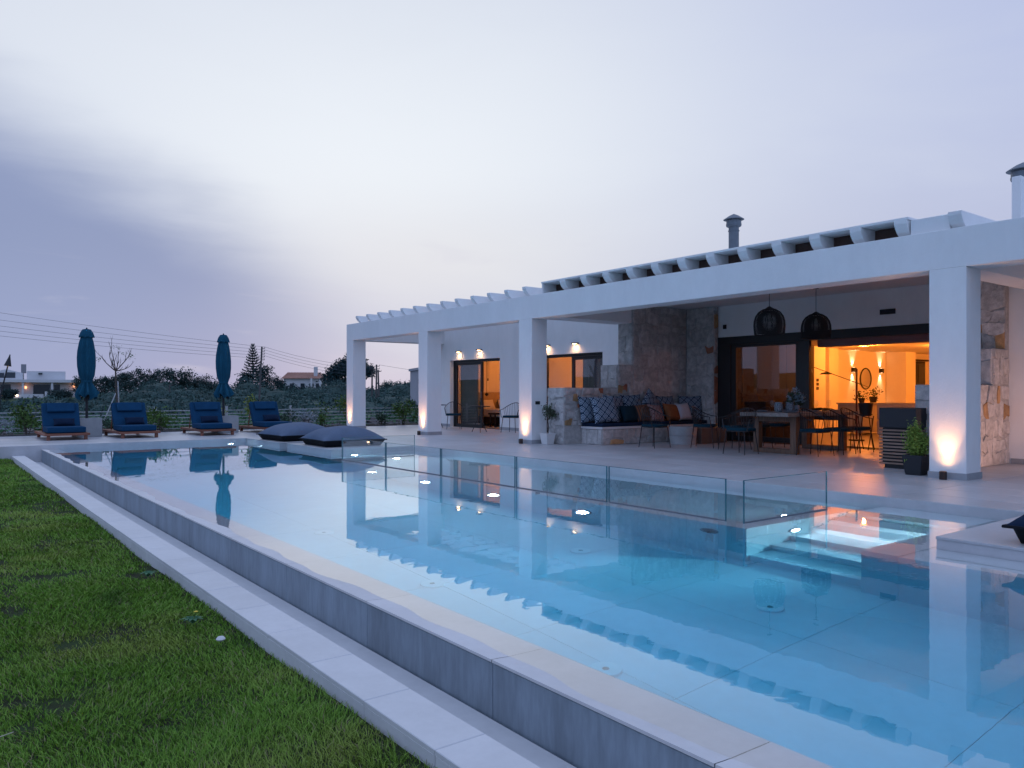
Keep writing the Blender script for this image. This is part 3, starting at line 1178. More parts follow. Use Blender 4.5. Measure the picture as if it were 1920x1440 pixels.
# ---- stepped stone walls
NST = [0]
def stone_face(parent, o, u, v, n, U, V, sh=0.24, sw=0.34, seed=0, odd=0.16, proud=0.02):
    """irregular coursed stones on a rectangle: o origin, u/v in-plane axes, n outward normal"""
    r = random.Random(seed)
    o, u, v, n = Vector(o), Vector(u), Vector(v), Vector(n)
    y = 0.0
    while y < V - 0.04:
        h = min(sh * r.uniform(0.65, 1.4), V - y)
        if V - y - h < 0.10:
            h = V - y
        x = -r.uniform(0, sw * 0.5)
        while x < U - 0.02:
            wd = sw * r.uniform(0.5, 1.6)
            if U - x - wd < 0.10:
                wd = U - x
            x0, x1 = max(0, x), min(U, x + wd)
            if x1 - x0 > 0.05:
                g = 0.009
                j = 0.05
                pts = []
                base = [(x0 + g, y + g), (lerp(x0, x1, r.uniform(.3, .7)), y + g), (x1 - g, y + g), (x1 - g, y + h - g), (lerp(x0, x1, r.uniform(.3, .7)), y + h - g), (x0 + g, y + h - g)]
                for (a, b_) in base:
                    aa = min(U - 0.003, max(0.003, a + r.uniform(-j, j) * (1 if 0.03 < a < U - 0.03 else 0)))
                    bb = min(V - 0.003, max(0.003, b_ + r.uniform(-j, j) * (1 if 0.03 < b_ < V - 0.03 else 0)))
                    pts.append((aa, bb))
                cx_ = sum(q[0] for q in pts) / 6
                cy_ = sum(q[1] for q in pts) / 6
                pr = proud * r.uniform(0.5, 1.3)
                vs = [o + u * a + v * b_ + n * 0.001 for a, b_ in pts]
                vs += [o + u * lerp(a, cx_, .06) + v * lerp(b_, cy_, .06) + n * pr for a, b_ in pts]
                vs.append(o + u * cx_ + v * cy_ + n * (pr + r.uniform(0.0, 0.006)))
                fs = [(i, (i + 1) % 6, (i + 1) % 6 + 6, i + 6) for i in range(6)] + [(i + 6, (i + 1) % 6 + 6, 12) for i in range(6)]
                q = r.random()
                small = (x1 - x0) * h < 0.062
                m = (STONE_R if q < odd * 0.5 else (STONE_B if q < odd * 1.0 else STONE)) if small else STONE
                mb = MB()
                mb.add(vs, fs)
                vp(mb, 'stone', m, parent)
                NST[0] += 1
            x += wd
        y += h


NY, UX, UZ, NX = Vector((0, -1, 0)), Vector((1, 0, 0)), Vector((0, 0, 1)), Vector((-1, 0, 0))
A0 = 11.03
sw_ = MB()
sw_.box(A0, 12.64, 0, 12.64, 13.19, 1.225)
sw_.box(12.64, 12.64, 0, 13.13, 13.19, 1.755)
sw_.box(13.13, 12.64, 0, 15.0, 13.11, 3.163)
sw_.box(15.0, 11.80, 0, 15.4, 13.11, 3.163)
stw = vp(sw_, 'stone_wall', MORTAR)
stone_face(stw, (A0, 12.64, 0.40), UX, UZ, NY, 1.61, 0.825, 0.19, 0.26, 1, 0.05)
stone_face(stw, (12.64, 12.64, 0.42), UX, UZ, NY, 0.49, 1.335, 0.22, 0.28, 2, 0.05)
stone_face(stw, (13.13, 12.64, 0.42), UX, UZ, NY, 1.86, 2.74, 0.27, 0.38, 11, 0.16)
stone_face(stw, (A0, 13.19, 0), -Vector((0, 1, 0)), UZ, NX, 0.55, 1.225, 0.20, 0.24, 4, 0.04)
stone_face(stw, (12.64, 13.19, 1.225), -Vector((0, 1, 0)), UZ, NX, 0.55, 0.53, 0.20, 0.24, 5, 0.0)
stone_face(stw, (13.13, 13.11, 1.755), -Vector((0, 1, 0)), UZ, NX, 0.47, 1.40, 0.25, 0.30, 6, 0.2)
stone_face(stw, (15.0, 12.62, 0.0), -Vector((0, 1, 0)), UZ, NX, 0.82, 3.16, 0.27, 0.34, 7, 0.06)
stone_face(stw, (15.0, 11.80, 0.0), UX, UZ, NY, 0.14, 3.16, 0.30, 0.34, 8, 0.5)
# right-hand wall
sw_ = MB()
sw_.box(11.72, 5.03, 0, 13.10, 5.55, 1.235)
sw_.box(13.10, 5.03, 0, 13.56, 5.55, 1.80)
sw_.box(13.56, 5.03, 0, 15.15, 5.55, 3.163)
stw2 = vp(sw_, 'stone_wall', MORTAR)
stone_face(stw2, (11.72, 5.03, 0), UX, UZ, NY, 1.95, 1.235, 0.20, 0.24, 12, 0.12, 0.02)
stone_face(stw2, (13.10, 5.03, 1.235), UX, UZ, NY, 0.56, 0.565, 0.20, 0.26, 13, 0.1, 0.02)
stone_face(stw2, (11.72, 5.55, 0), -Vector((0, 1, 0)), UZ, NX, 0.52, 1.235, 0.30, 0.40, 14, 0.0, 0.02)
stone_face(stw2, (13.10, 5.55, 1.235), -Vector((0, 1, 0)), UZ, NX, 0.52, 0.565, 0.28, 0.40, 15, 0.0, 0.02)
stone_face(stw2, (13.56, 5.55, 1.80), -Vector((0, 1, 0)), UZ, NX, 0.52, 1.36, 0.26, 0.30, 16, 0.15, 0.02)
w = MB()
w.box(13.68, -3.0, 0, 13.93, 5.028, 3.163)
wr = vp(w, 'front_wall', PLASTER)
vp(MB().box(13.664, -3.0, 0, 13.68, 4.99, 0.085), 'skirting', SKIRT, wr)

# ---- built-in stone bench with slab and long seat pad
bm_ = MB()
bm_.box(11.52, 11.98, 0, 14.99, 12.63, 0.335)
bench = vp(bm_, 'stone_bench', MORTAR)
stone_face(bench, (11.52, 11.98, 0), UX, UZ, NY, 3.2, 0.335, 0.17, 0.28, 21, 0.05)
stone_face(bench, (11.52, 12.63, 0), -Vector((0, 1, 0)), UZ, NX, 0.65, 0.335, 0.30, 0.40, 22, 0.1)
vp(MB().box(11.49, 11.95, 0.336, 14.98, 12.622, 0.385), 'bench_slab', COPING, bench, bevel=0.006)

# ---- living room: lintel wall, big sliding door, rooms behind
w = MB()
w.box(15.15, 5.56, 2.43, 15.40, 11.79, 3.163)
w.box(15.15, 3.0, 0, 15.40, 5.02, 3.163)
vp(w, 'lintel_wall', PLASTER)
f = MB()
DX = 15.12
f.box(DX, 5.56, 2.24, DX + 0.16, 11.78, 2.425)
f.box(DX, 11.42, 0, DX + 0.16, 11.78, 2.24)
big = vp(f, 'living_room_door', BLACK, bevel=0.003)
l = MB()
l.box(DX + 0.02, 9.40, 0.02, DX + 0.10, 9.72, 2.236)
l.box(DX + 0.03, 11.28, 0.02, DX + 0.10, 11.417, 2.236)
l.box(DX + 0.03, 9.722, 0.02, DX + 0.10, 11.278, 0.12)
l.box(DX + 0.03, 9.722, 2.17, DX + 0.10, 11.278, 2.236)
vp(l, 'leaf_frame', BLACK, big)
vp(MB().box(DX + 0.06, 9.722, 0.12, DX + 0.075, 11.278, 2.17), 'glass_pane', DOORGLASS, big)
vp(MB().box(DX, 5.57, 0.002, DX + 0.16, 11.41, 0.016), 'threshold', BLACK, big)
r_ = MB()
r_.box(15.42, 5.57, 2.10, 15.62, 9.38, 2.27)
vp(r_, 'blind_housing', mat('maroon blind cloth', (0.25, 0.13, 0.13), 0.8, 0.08, 6), big, bevel=0.01)
lr = MB()
lr.box(15.41, 12.95, 0, 28.0, 13.05, 2.60)       # left wall of the room
lr.box(28.0, 3.0, 0, 28.1, 13.05, 2.60)
lr.box(15.41, 2.9, 0, 28.0, 3.0, 2.60)
lr.box(15.63, 3.0, 2.44, 28.0, 12.95, 2.56)
vp(lr, 'living_room_wall', ORANGEWALL)
for (x0, y0, x1, y1) in ((20.0, 12.45, 20.9, 12.95), (21.35, 12.6, 21.85, 12.95), (25.35, 12.3, 26.0, 12.95), (26.0, 12.72, 28, 12.95)):
    vp(MB().box(x0, y0, 0.0, x1, y1 - 0.002, 2.438), 'pilaster', ORANGEWALL)
vp(MB().box(15.41, 3.0, 0.0, 28, 12.95, 0.005), 'living_room_floor', INFLOOR)
# kitchen units added behind the fixed pane, their dark colour standing in for shade
k = MB()
k.box(15.9, 12.2, 0.006, 19.9, 12.94, 2.43)
kit = vp(k, 'kitchen_unit', DARKWOOD)
for i in range(6):
    vp(MB().box(15.95 + .65 * i, 12.18, 0.12, 15.95 + .65 * i + .64, 12.198, 2.38), 'cupboard_door', DARKWOOD, kit, bevel=0.003)
vp(MB().box(15.9, 11.0, 0.006, 17.5, 11.6, 0.90), 'kitchen_island', DARKWOOD, bevel=0.01)
vp(MB().box(27.86, 11.0, 0.95, 27.99, 12.0, 2.1), 'window_frame', BLACK)
# dark window in the recess of the far end
wf = MB()
wf.box(26.35, 12.66, 0.9, 27.45, 12.718, 2.18)
wfo = vp(wf, 'window_frame', BLACK)
vp(MB().box(26.45, 12.645, 0.98, 26.88, 12.659, 2.08), 'window_pane', DARKGLASS, wfo)
vp(MB().box(26.95, 12.645, 0.98, 27.38, 12.659, 2.08), 'window_pane', DARKGLASS, wfo)
vp(MB().box(26.25, 12.60, 2.19, 27.6, 12.66, 2.24), 'curtain_rail', DARKWOOD, wfo)
# switch plates, wall box, camera
vp(MB().box(15.12, 7.55, 2.66, 15.15, 7.85, 2.76), 'wall_vent', CHARC)
vp(MB().box(15.12, 11.55, 2.62, 15.15, 11.63, 2.72), 'wall_sensor', BLACK)
vp(MB().box(BX0 + 0.10, 13.205, 0.86, BX0 + 0.22, 13.22, 0.93), 'switch_plate', BLACK)
sp = MB()
for z in (1.20, 1.32, 1.44):
    sp.box(20.42, 12.43, z, 20.52, 12.449, z + 0.08)
vp(sp, 'switch_plate', BLACK)

LIV = (1.0, 0.265, 0.034)
assumed_ceiling_lamp(20.9, 11.3, 2.44, 120, 'assumed warm ceiling lamp beside the left wall of the living room', LIV)
assumed_ceiling_lamp(17.3, 7.0, 2.44, 75, 'added warm ceiling lamp near the living room door, brightening the sofa and sideboard', LIV)  # added lamp that brightens the sofa and sideboard fronts
assumed_ceiling_lamp(22.6, 9.8, 2.44, 150, 'assumed warm ceiling lamp above the middle of the living room', LIV)
assumed_ceiling_lamp(25.6, 9.4, 2.44, 230, 'assumed warm ceiling lamp at the far end of the living room', LIV)


# ------------------------------------------------------------------ lamps on the outside
def spot(parent, loc, d, e, size, col, blend=0.6, r=0.03):
    ld = bpy.data.lights.new('spot', 'SPOT')
    ld.energy = e
    ld.spot_size = R(size)
    ld.spot_blend = blend
    ld.color = col
    ld.shadow_soft_size = r
    o = bpy.data.objects.new('spot', ld)
    COL.objects.link(o)
    o.parent = parent
    o.location = loc
    o.rotation_euler = Vector(d).to_track_quat('-Z', 'Y').to_euler()


def wall_lamp(x, y, z, label, e=8.0, grp='black wall lamps above the sliding doors'):
    root = thing('wall_lamp', label, 'wall lamp', (x, y, z), 0, grp)
    n = 12
    poly = [(-0.15 * math.sin(PI * i / n), 0.115 * math.cos(PI * i / n)) for i in range(n + 1)]
    MB().prism(poly, -0.012, 0.012, 'z').build('cap', BLACK, root)
    MB().box(-0.015, -0.03, -0.06, 0.0, 0.03, -0.0125).build('bracket', BLACK, root)
    MB().lathe([(0.055, -0.0135), (0.05, -0.02), (0, -0.022)], 14, (-0.055, 0, 0), cap=False).build('diffuser', WARM, root, 40)
    spot(root, (-0.12, 0, -0.03), (0.45, 0, -1), e, 160, (1.0, 0.56, 0.28), 1.0, 0.03)
    return root


sg_ = thing('assumed_stone_wall_spot', 'assumed low spotlight on the porch floor washing the right stone wall with warm light', 'spotlight', (12.5, 3.35, 0.002))  # assumed lamp, out of view, put in to tint the near stone wall
MB().lathe([(0.05, 0.0), (0.05, 0.09), (0.042, 0.095)], 16).build('housing', BLACK, sg_, 40)
MB().lathe([(0.040, 0.096), (0.0, 0.098)], 16, cap=False).build('lens', WARM, sg_, 40)
spot(sg_, (0, 0, 0.11), (0.1, 1.0, 0.55), 110, 105, (1.0, 0.52, 0.36), 0.9, 0.03)
wall_lamp(WX, 21.06, 2.44, 'black wall lamp over the far bedroom door, nearest the outer column')
wall_lamp(WX, 19.90, 2.45, 'black wall lamp over the open half of the far bedroom door')
wall_lamp(WX, 16.62, 2.43, 'black wall lamp half hidden behind the third column')
wall_lamp(WX, 15.45, 2.43, 'black wall lamp over the bedroom door beside the stepped stone wall')
wall_lamp(13.68, 3.05, 2.43, 'added black wall lamp, out of view, for warm light right of the nearest column', 14)  # added lamp out of view, warming the near stone wall


def uplight(x, y, label, e):
    root = thing('uplight', label, 'uplight', (x, y, 0.002), 0, 'uplights at the foot of the columns')
    MB().lathe([(0.045, 0.0), (0.045, 0.10), (0.038, 0.105), (0.036, 0.095)], 18).build('housing', mat('bronze housing', (0.045, 0.03, 0.026), 0.5, 0.1, 9, metal=0.4), root, 40)
    MB().lathe([(0.034, 0.098), (0.0, 0.1)], 16, cap=False).build('lens', WARM, root, 40)
    spot(root, (0, 0, 0.112), (0.16, 0, 1), e * 0.75, 125, (1.0, 0.48, 0.20), 1.0, 0.03)
    spot(root, (0, 0, 0.114), (0.14, 0, 1), e * 5.5, 62, (1.0, 0.48, 0.21), 1.0, 0.03)


for (y, e, lb) in ((22.23, 9, 'uplight at the foot of the farthest white column'), (17.83, 9, 'uplight at the foot of the second white column, by the bedroom door'), (13.45, 9, 'uplight beside the potted olive at the third column'), (4.61, 9, 'uplight at the foot of the nearest white column')):
    uplight(BX0 - 0.12, y, lb, e * 1.05)


# ================================================================== POOLSIDE FURNITURE
def lounger(label):
    root = thing('sun_lounger', label, 'sun lounger', (0, 0, 0), 0, 'sun loungers at the far end of the pool')
    # local: front edge at y=0, length along +y, width along x
    W, L = 0.94, 2.0
    fr = MB()
    fr.box(-W / 2, 0, 0.105, W / 2, 0.05, 0.16)
    fr.box(-W / 2, L - 0.05, 0.105, W / 2, L, 0.16)
    fr.box(-W / 2, 0.05, 0.105, -W / 2 + 0.05, L - 0.05, 0.16)
    fr.box(W / 2 - 0.05, 0.05, 0.105, W / 2, L - 0.05, 0.16)
    fr.build('frame', TEAK, root, bevel=0.004)
    for k in range(14):
        y = 0.06 + k * 0.135
        MB().box(-W / 2 + 0.051, y, 0.125, W / 2 - 0.051, y + 0.11, 0.152).build('slat', TEAK, root)
    for (x, y) in ((-W / 2 + 0.05, 0.03), (W / 2 - 0.12, 0.03), (-W / 2 + 0.05, 1.88), (W / 2 - 0.12, 1.88)):
        MB().box(x, y, 0.0, x + 0.07, y + 0.07, 0.104).build('leg', TEAK, root, bevel=0.003)
    cw = 0.80

    def pad(name, pts, m, w=cw):
        mb = MB()
        n = len(pts)
        # rounded pad: outline in (y,z), extruded in x, with bulging sides
        mb.prism(pts, -w / 2, w / 2, 'x')
        return mb.build(name, m, root, 40, bevel=0.022)
    pad('seat_cushion', [(0.10, 0.165), (1.02, 0.165), (1.02, 0.305), (0.10, 0.305)], NAVY)
    a = R(62)
    c, s_ = math.cos(a), math.sin(a)

    def bk(u, v):
        return (0.93 + u * c - v * s_, 0.30 + u * s_ + v * c)
    b = pad('back_cushion', [bk(0.0, 0.0), bk(0.0, -0.13), bk(0.64, -0.13), bk(0.64, 0.0)], NAVY)
    pad('headrest', [bk(0.36, 0.004), bk(0.625, 0.004), bk(0.615, 0.06), bk(0.37, 0.075)], NAVY, 0.60)
    bb = MB()
    bb.tube([(-0.36, *bk(-0.05, -0.15)), (-0.36, *bk(0.60, -0.15))], 0.018, 6)
    bb.tube([(0.36, *bk(-0.05, -0.15)), (0.36, *bk(0.60, -0.15))], 0.018, 6)
    bb.tube([(-0.36, *bk(0.45, -0.16)), (-0.36, 1.45, 0.15)], 0.014, 6)
    bb.tube([(0.36, *bk(0.45, -0.16)), (0.36, 1.45, 0.15)], 0.014, 6)
    bb.build('back_support', TEAK, root)
    return root


L0 = lounger('navy cushioned teak sun lounger, leftmost of the four, left of the first parasol')
L0.location = (2.76, 20.83, 0.002)
spots4 = [(4.32, 20.78, R(1.5), 'navy cushioned teak sun lounger, second from the left, in front of the bare young tree'),
          (6.19, 20.80, R(-1.2), 'navy cushioned teak sun lounger, third from the left, in front of the second parasol'),
          (7.92, 20.95, R(2.0), 'navy cushioned teak sun lounger, rightmost of the four, behind the floor cushions')]
lums = [(2.76, 20.83)]
for (x, y, a, lb) in spots4:
    dup(L0, (x, y, 0.002), a, lb)
    lums.append((x, y))
names = ['leftmost', 'second from left', 'third from left', 'rightmost']
for i, (x, y) in enumerate(lums):
    M = Matrix.Rotation(R(58), 4, 'X')
    o = MB().pillow(0.46, 0.20, 0.13, (0, 0, 0), 8, M).build('lumbar_cushion', NAVYD, None, 60)
    o.location = (x + 0.04 + 0.03 * math.sin(i * 3), y + 0.86, 0.395)
    tag(o, 'small dark navy lumbar cushion lying on the ' + names[i] + ' sun lounger', 'cushion', 'lumbar cushions on the sun loungers')


# ---- parasols in concrete planter bases
def parasol(label):
    root = thing('parasol', label, 'parasol', (0, 0, 0), 0, 'closed parasols between the sun loungers')
    MB().tube([(0, 0, 0.30), (0, 0, 2.66)], 0.032, 12).build('pole', CHARC, root, 40)
    # folded canopy: pleated tube gathered by a strap, flaring below it
    prof = [(0.03, 2.745), (0.075, 2.72), (0.115, 2.64), (0.135, 2.50), (0.150, 2.40), (0.182, 2.18), (0.193, 2.0), (0.190, 1.80), (0.165, 1.56), (0.118, 1.42), (0.108, 1.385), (0.135, 1.30), (0.195, 1.16), (0.225, 1.06), (0.215, 1.00)]
    seg = 64
    vs = []
    r2 = random.Random(4)
    ph = [r2.uniform(-0.3, 0.3) for _ in range(8)]
    for (r, z) in prof:
        for k in range(seg):
            t = 2 * PI * k / seg
            amp = 0.13 if z < 2.5 else 0.05
            if z < 1.38:
                amp = 0.28
            w = math.cos(8 * t + 0.6 * (z - 1.4) + 0.4 * math.sin(3 * t))
            w = math.copysign(abs(w) ** 0.7, w)
            rr = r * (1 + amp * w + 0.05 * math.sin(3 * t + z * 2.2))
            zz = z + (0.05 * math.cos(8 * t) + 0.04 * math.sin(3 * t + 1) if z < 1.1 else 0)
            vs.append((rr * math.cos(t), rr * math.sin(t), zz))
    fs = []
    for i in range(len(prof) - 1):
        for k in range(seg):
            k2 = (k + 1) % seg
            fs.append((i * seg + k, (i + 1) * seg + k, (i + 1) * seg + k2, i * seg + k2))
    mb = MB()
    mb.add(vs, fs)
    can = mb.build('canopy', TEAL, root, 50)
    st = MB().lathe([(0.118, 1.37), (0.126, 1.385), (0.126, 1.42), (0.118, 1.435)], 32, cap=False)
    st.build('strap', TEAL, can, 40)
    v = MB()
    pr2 = [(0.03, 2.75), (0.09, 2.735), (0.135, 2.66), (0.17, 2.545), (0.172, 2.535)]
    vs = []
    for (r, z) in pr2:
        for k in range(seg):
            t = 2 * PI * k / seg
            rr = r * (1 + 0.07 * math.cos(8 * t + 1))
            vs.append((rr * math.cos(t), rr * math.sin(t), z + (0.012 * math.cos(8 * t) if z < 2.6 else 0)))
    fs = [(i * seg + k, (i + 1) * seg + k, (i + 1) * seg + (k + 1) % seg, i * seg + (k + 1) % seg) for i in range(len(pr2) - 1) for k in range(seg)]
    v.add(vs, fs)
    v.build('top_valance', TEAL, can, 50)
    MB().lathe([(0.014, 2.74), (0.02, 2.77), (0.0, 2.79)], 12, cap=False).build('finial', CHARC, root, 40)
    for k in range(8):
        t = 2 * PI * k / 8 + 0.2
        r0, r1 = 0.05, 0.13
        MB().tube([(r0 * math.cos(t), r0 * math.sin(t), 1.5), (r1 * math.cos(t), r1 * math.sin(t), 0.93 + 0.04 * math.sin(k * 2.2))], 0.012, 5).build('rib', CHARC, root)
    MB().tube([(0.0, -0.03, 1.15), (0.0, -0.10, 1.15), (0.0, -0.10, 1.08)], 0.009, 6).build('crank', CHARC, root)
    return root


def box_planter(label):
    root = thing('concrete_box', label, 'concrete box', (0, 0, 0), 0, 'concrete boxes under the parasols')
    h = 0.29
    mb = MB()
    mb.box(-h, -h, 0, h, h, 0.44)
    mb.build('box', CONC, root, bevel=0.008)
    rim = MB()
    for (x0, y0, x1, y1) in ((-h, -h, h, -h + 0.03), (-h, h - 0.03, h, h), (-h, -h + 0.03, -h + 0.03, h - 0.03), (h - 0.03, -h + 0.03, h, h - 0.03)):
        rim.box(x0, y0, 0.44, x1, y1, 0.468)
    rim.build('rim', CONC, root)
    MB().box(-h + 0.035, -h + 0.035, 0.44, h - 0.035, h - 0.035, 0.455).build('gravel_fill', mat('gravel', (0.30, 0.29, 0.28), 0.9, 0.3, 40, 0.8, 60), root)
    return root


P0 = parasol('closed teal parasol, the left of the two, between the first and second loungers')
P0.location = (3.40, 22.45, 0.0)
dup(P0, (6.80, 22.35, 0.0), R(100), 'closed teal parasol, the right of the two, between the third and fourth loungers')
B0 = box_planter('grey concrete box holding the left parasol')
B0.location = (3.42, 22.45, 0.002)
dup(B0, (6.86, 22.40, 0.002), 0.0, 'grey concrete box holding the right parasol')


# ---- floor cushions on the platforms
def floor_cushion(label, loc, rz, m=None, s=1.0):
    root = thing('floor_cushion', label, 'floor cushion', loc, rz, 'big square floor cushions on the pool platforms')
    n = 20
    w = 0.76 * s

    def surf(u, v, top):
        e = (1 - abs(u) ** 2.2) * (1 - abs(v) ** 2.2)
        pin = 1 - 0.08 * (1 - u * u) * abs(v) ** 4 - 0.08 * (1 - v * v) * abs(u) ** 4
        wr = 0.006 * math.sin(9 * u + 3 * v) * e
        x, y = u * w * pin, v * w * pin
        k = max(abs(u), abs(v))
        if top:
            return (x, y, 0.125 + 0.30 * s * (e ** 0.5) + wr)
        return (x * 0.97, y * 0.97, 0.125 - 0.125 * min(1.0, (1 - k) / 0.10) ** 0.6)
    for nm, top, mm in (('top_cover', True, m or POUF), ('base_cover', False, POUFD)):
        vs = []
        for j in range(n + 1):
            for i in range(n + 1):
                u = math.sin(PI / 2 * (-1 + 2 * i / n)) if top else -1 + 2 * i / n
                v = math.sin(PI / 2 * (-1 + 2 * j / n)) if top else -1 + 2 * j / n
                vs.append(surf(u, v, top))
        fs = []
        for j in range(n):
            for i in range(n):
                a = j * (n + 1) + i
                q = (a, a + 1, a + n + 2, a + n + 1)
                fs.append(q if top else q[::-1])
        mb = MB()
        mb.add(vs, fs)
        mb.build(nm, mm, root, 70)
    pts = []
    for k in range(40):
        t = k / 40 * 4
        sd_, q = int(t), t - int(t)
        u, v = [(-1 + 2 * q, -1), (1, -1 + 2 * q), (1 - 2 * q, 1), (-1, 1 - 2 * q)][sd_]
        p = surf(u, v, True)
        pts.append((p[0], p[1], 0.125))
    MB().tube(pts, 0.013, 6, closed=True).build('piping', POUFD, root, 60)
    return root


floor_cushion('grey blue floor cushion on the far platform, behind the other', (7.16, 17.85, 0.004), R(3), None, 0.94)
floor_cushion('grey blue floor cushion partly behind the glass fence corner', (7.20, 15.45, 0.004), R(-2), None, 0.92)
floor_cushion('dark navy floor cushion cut off by the right edge of the frame', (7.02, 1.80, 0.004), R(2), NAVYD, 0.80)


# ---- wire armchair
def wire_chair(label, grp):
    root = thing('wire_chair', label, 'chair', (0, 0, 0), 0, grp)
    # front at -y
    sq = []
    for k in range(24):
        t = 2 * PI * k / 24
        c, s = math.cos(t), math.sin(t)
        sq.append((0.235 * math.copysign(abs(c) ** 0.6, c), 0.22 * math.copysign(abs(s) ** 0.6, s)))
    mb = MB().prism(sq, 0.425, 0.475, 'z')
    mb.build('seat_cushion', SEATFAB, root, 40, bevel=0.015)
    MB().tube([(x * 1.03, y * 1.03, 0.42) for x, y in sq], 0.009, 6, closed=True).build('seat_ring', BLACK, root, 60)
    for (x, y) in ((-0.19, -0.18), (0.19, -0.18), (-0.17, 0.19), (0.17, 0.19)):
        MB().tube([(x, y, 0.42), (x * 1.2, y * 1.25, 0.0)], [0.010, 0.008], 6).build('leg', BLACK, root, 60)
    hoop = []
    for k in range(21):
        t = PI * k / 20
        hoop.append((-0.29 * math.cos(t), -0.16 + 0.42 * math.sin(t) ** 0.8, 0.63 + 0.20 * math.sin(t) ** 1.6))
    hoop = [(-0.24, -0.18, 0.42)] + hoop + [(0.24, -0.18, 0.42)]
    MB().tube(hoop, 0.010, 6).build('back_hoop', BLACK, root, 60)
    for k in range(15):
        t = PI * (k + 2.0) / 18
        a = (-0.29 * math.cos(t), -0.16 + 0.42 * math.sin(t) ** 0.8, 0.63 + 0.20 * math.sin(t) ** 1.6)
        u = -0.235 * math.cos(t)
        b = (u, -0.14 + 0.36 * math.sin(t) ** 0.7, 0.425)
        MB().tube([a, b], 0.0045, 5).build('spindle', BLACK, root, 60)
    return root


G1 = 'black wire chairs with petrol blue seats on the porch'
chairs = [(11.90, 10.85, 178, 'black wire chair with petrol seat in front of the stone bench'),
          (12.75, 10.25, 205, 'black wire chair with tall visible back between bench and table'),
          (11.90, 8.75, 92, 'black wire chair at the pool end of the dining table'),
          (12.75, 9.52, 2, 'black wire chair on the far side of the dining table, nearest the pool'),
          (13.50, 9.55, -3, 'black wire chair on the far side of the dining table, in its middle'),
          (14.20, 9.50, 4, 'black wire chair on the far side of the dining table, nearest the house'),
          (12.62, 7.72, 176, 'black wire chair on the near side of the dining table, nearest the pool'),
          (13.33, 7.70, 183, 'black wire chair on the near side of the dining table, in its middle'),
          (14.02, 7.74, 178, 'black wire chair on the near side of the dining table, next to the ice bucket'),
          (13.05, 20.1, 150, 'black wire chair in front of the farther bedroom door'),
          (13.20, 17.35, 115, 'black wire chair half hidden behind the third column')]
C0 = None
for (x, y, a, lb) in chairs:
    if C0 is None:
        C0 = wire_chair(lb, G1)
        C0.location = (x, y, 0.002)
        C0.rotation_euler = (0, 0, R(a + 180))
    else:
        dup(C0, (x, y, 0.002), R(a + 180), lb)


def round_table(label, x, y):
    root = thing('bistro_table', label, 'small table', (x, y, 0.002), 0, 'small round tables outside the bedrooms')
    MB().lathe([(0.30, 0.715), (0.305, 0.72), (0.305, 0.735), (0.30, 0.74)], 32).build('table_top', BLACK, root, 40)
    for k in range(3):
        t = 2 * PI * k / 3
        MB().tube([(0.10 * math.cos(t), 0.10 * math.sin(t), 0.714), (0.05 * math.cos(t), 0.05 * math.sin(t), 0.40), (0.24 * math.cos(t), 0.24 * math.sin(t), 0.0)], 0.010, 6).build('leg', BLACK, root, 60)


round_table('small black round table by the farther bedroom door', 12.95, 20.95)
round_table('small black round table between the two bedroom doors', 12.55, 18.0)

# ---- dining table
tb = thing('dining_table', 'long weathered wooden dining table laid for a meal on the porch', 'dining table', (13.38, 8.49, 0.002))
for k in range(6):
    MB().box(-1.18, -0.51 + 0.17 * k + 0.002, 0.685, 1.18, -0.51 + 0.17 * (k + 1) - 0.002, 0.752).build('plank', TABLETOP, tb, bevel=0.003)
for x in (-0.85, 0.75):
    MB().box(x, -0.45, 0.0, x + 0.12, -0.33, 0.684).build('leg', OAK, tb, bevel=0.005)
    MB().box(x, 0.33, 0.0, x + 0.12, 0.45, 0.684).build('leg', OAK, tb, bevel=0.005)
    MB().box(x + 0.005, -0.329, 0.0, x + 0.115, 0.329, 0.085).build('foot_rail', OAK, tb, bevel=0.005)
    MB().box(x + 0.005, -0.329, 0.58, x + 0.115, 0.329, 0.683).build('top_rail', OAK, tb, bevel=0.005)
MB().box(-0.73, -0.04, 0.60, 0.75, 0.04, 0.683).build('stretcher', OAK, tb)

TZ = 0.756
gp = 'stacked plates on the dining table'
k = 0
pl_lab = ['plates at the near pool corner of the table', 'plates at the far pool corner of the table', 'plates in front of the middle near-side chair', 'plates in front of the middle far-side chair', 'plates at the house end on the near side', 'plates at the house end on the far side']
for (x, y) in ((12.62, 8.20), (12.62, 8.80), (13.35, 8.20), (13.35, 8.80), (14.1, 8.20), (14.1, 8.80)):
    root = thing('plate_setting', 'grey blue ' + pl_lab[k], 'plates', (x, y, TZ), 0, gp)
    MB().lathe([(0.09, 0.0), (0.15, 0.012), (0.152, 0.016), (0.09, 0.006), (0, 0.005)], 28, cap=False).build('dinner_plate', PLATE, root, 40)
    MB().lathe([(0.06, 0.018), (0.10, 0.028), (0.102, 0.032), (0.06, 0.024), (0, 0.023)], 28, cap=False).build('side_plate', PLATE, root, 40)
    k += 1


def wine_glass(x, y, label):
    root = thing('wine_glass', label, 'wine glass', (x, y, TZ), 0, 'wine glasses on the dining table')
    MB().lathe([(0.036, 0.0), (0.034, 0.004), (0.005, 0.01), (0.004, 0.09)], 16).build('stem', GLASS, root, 40)
    MB().lathe([(0.004, 0.09), (0.03, 0.11), (0.045, 0.145), (0.043, 0.18), (0.034, 0.215)], 18, cap=False).build('bowl', GLASS, root, 40)


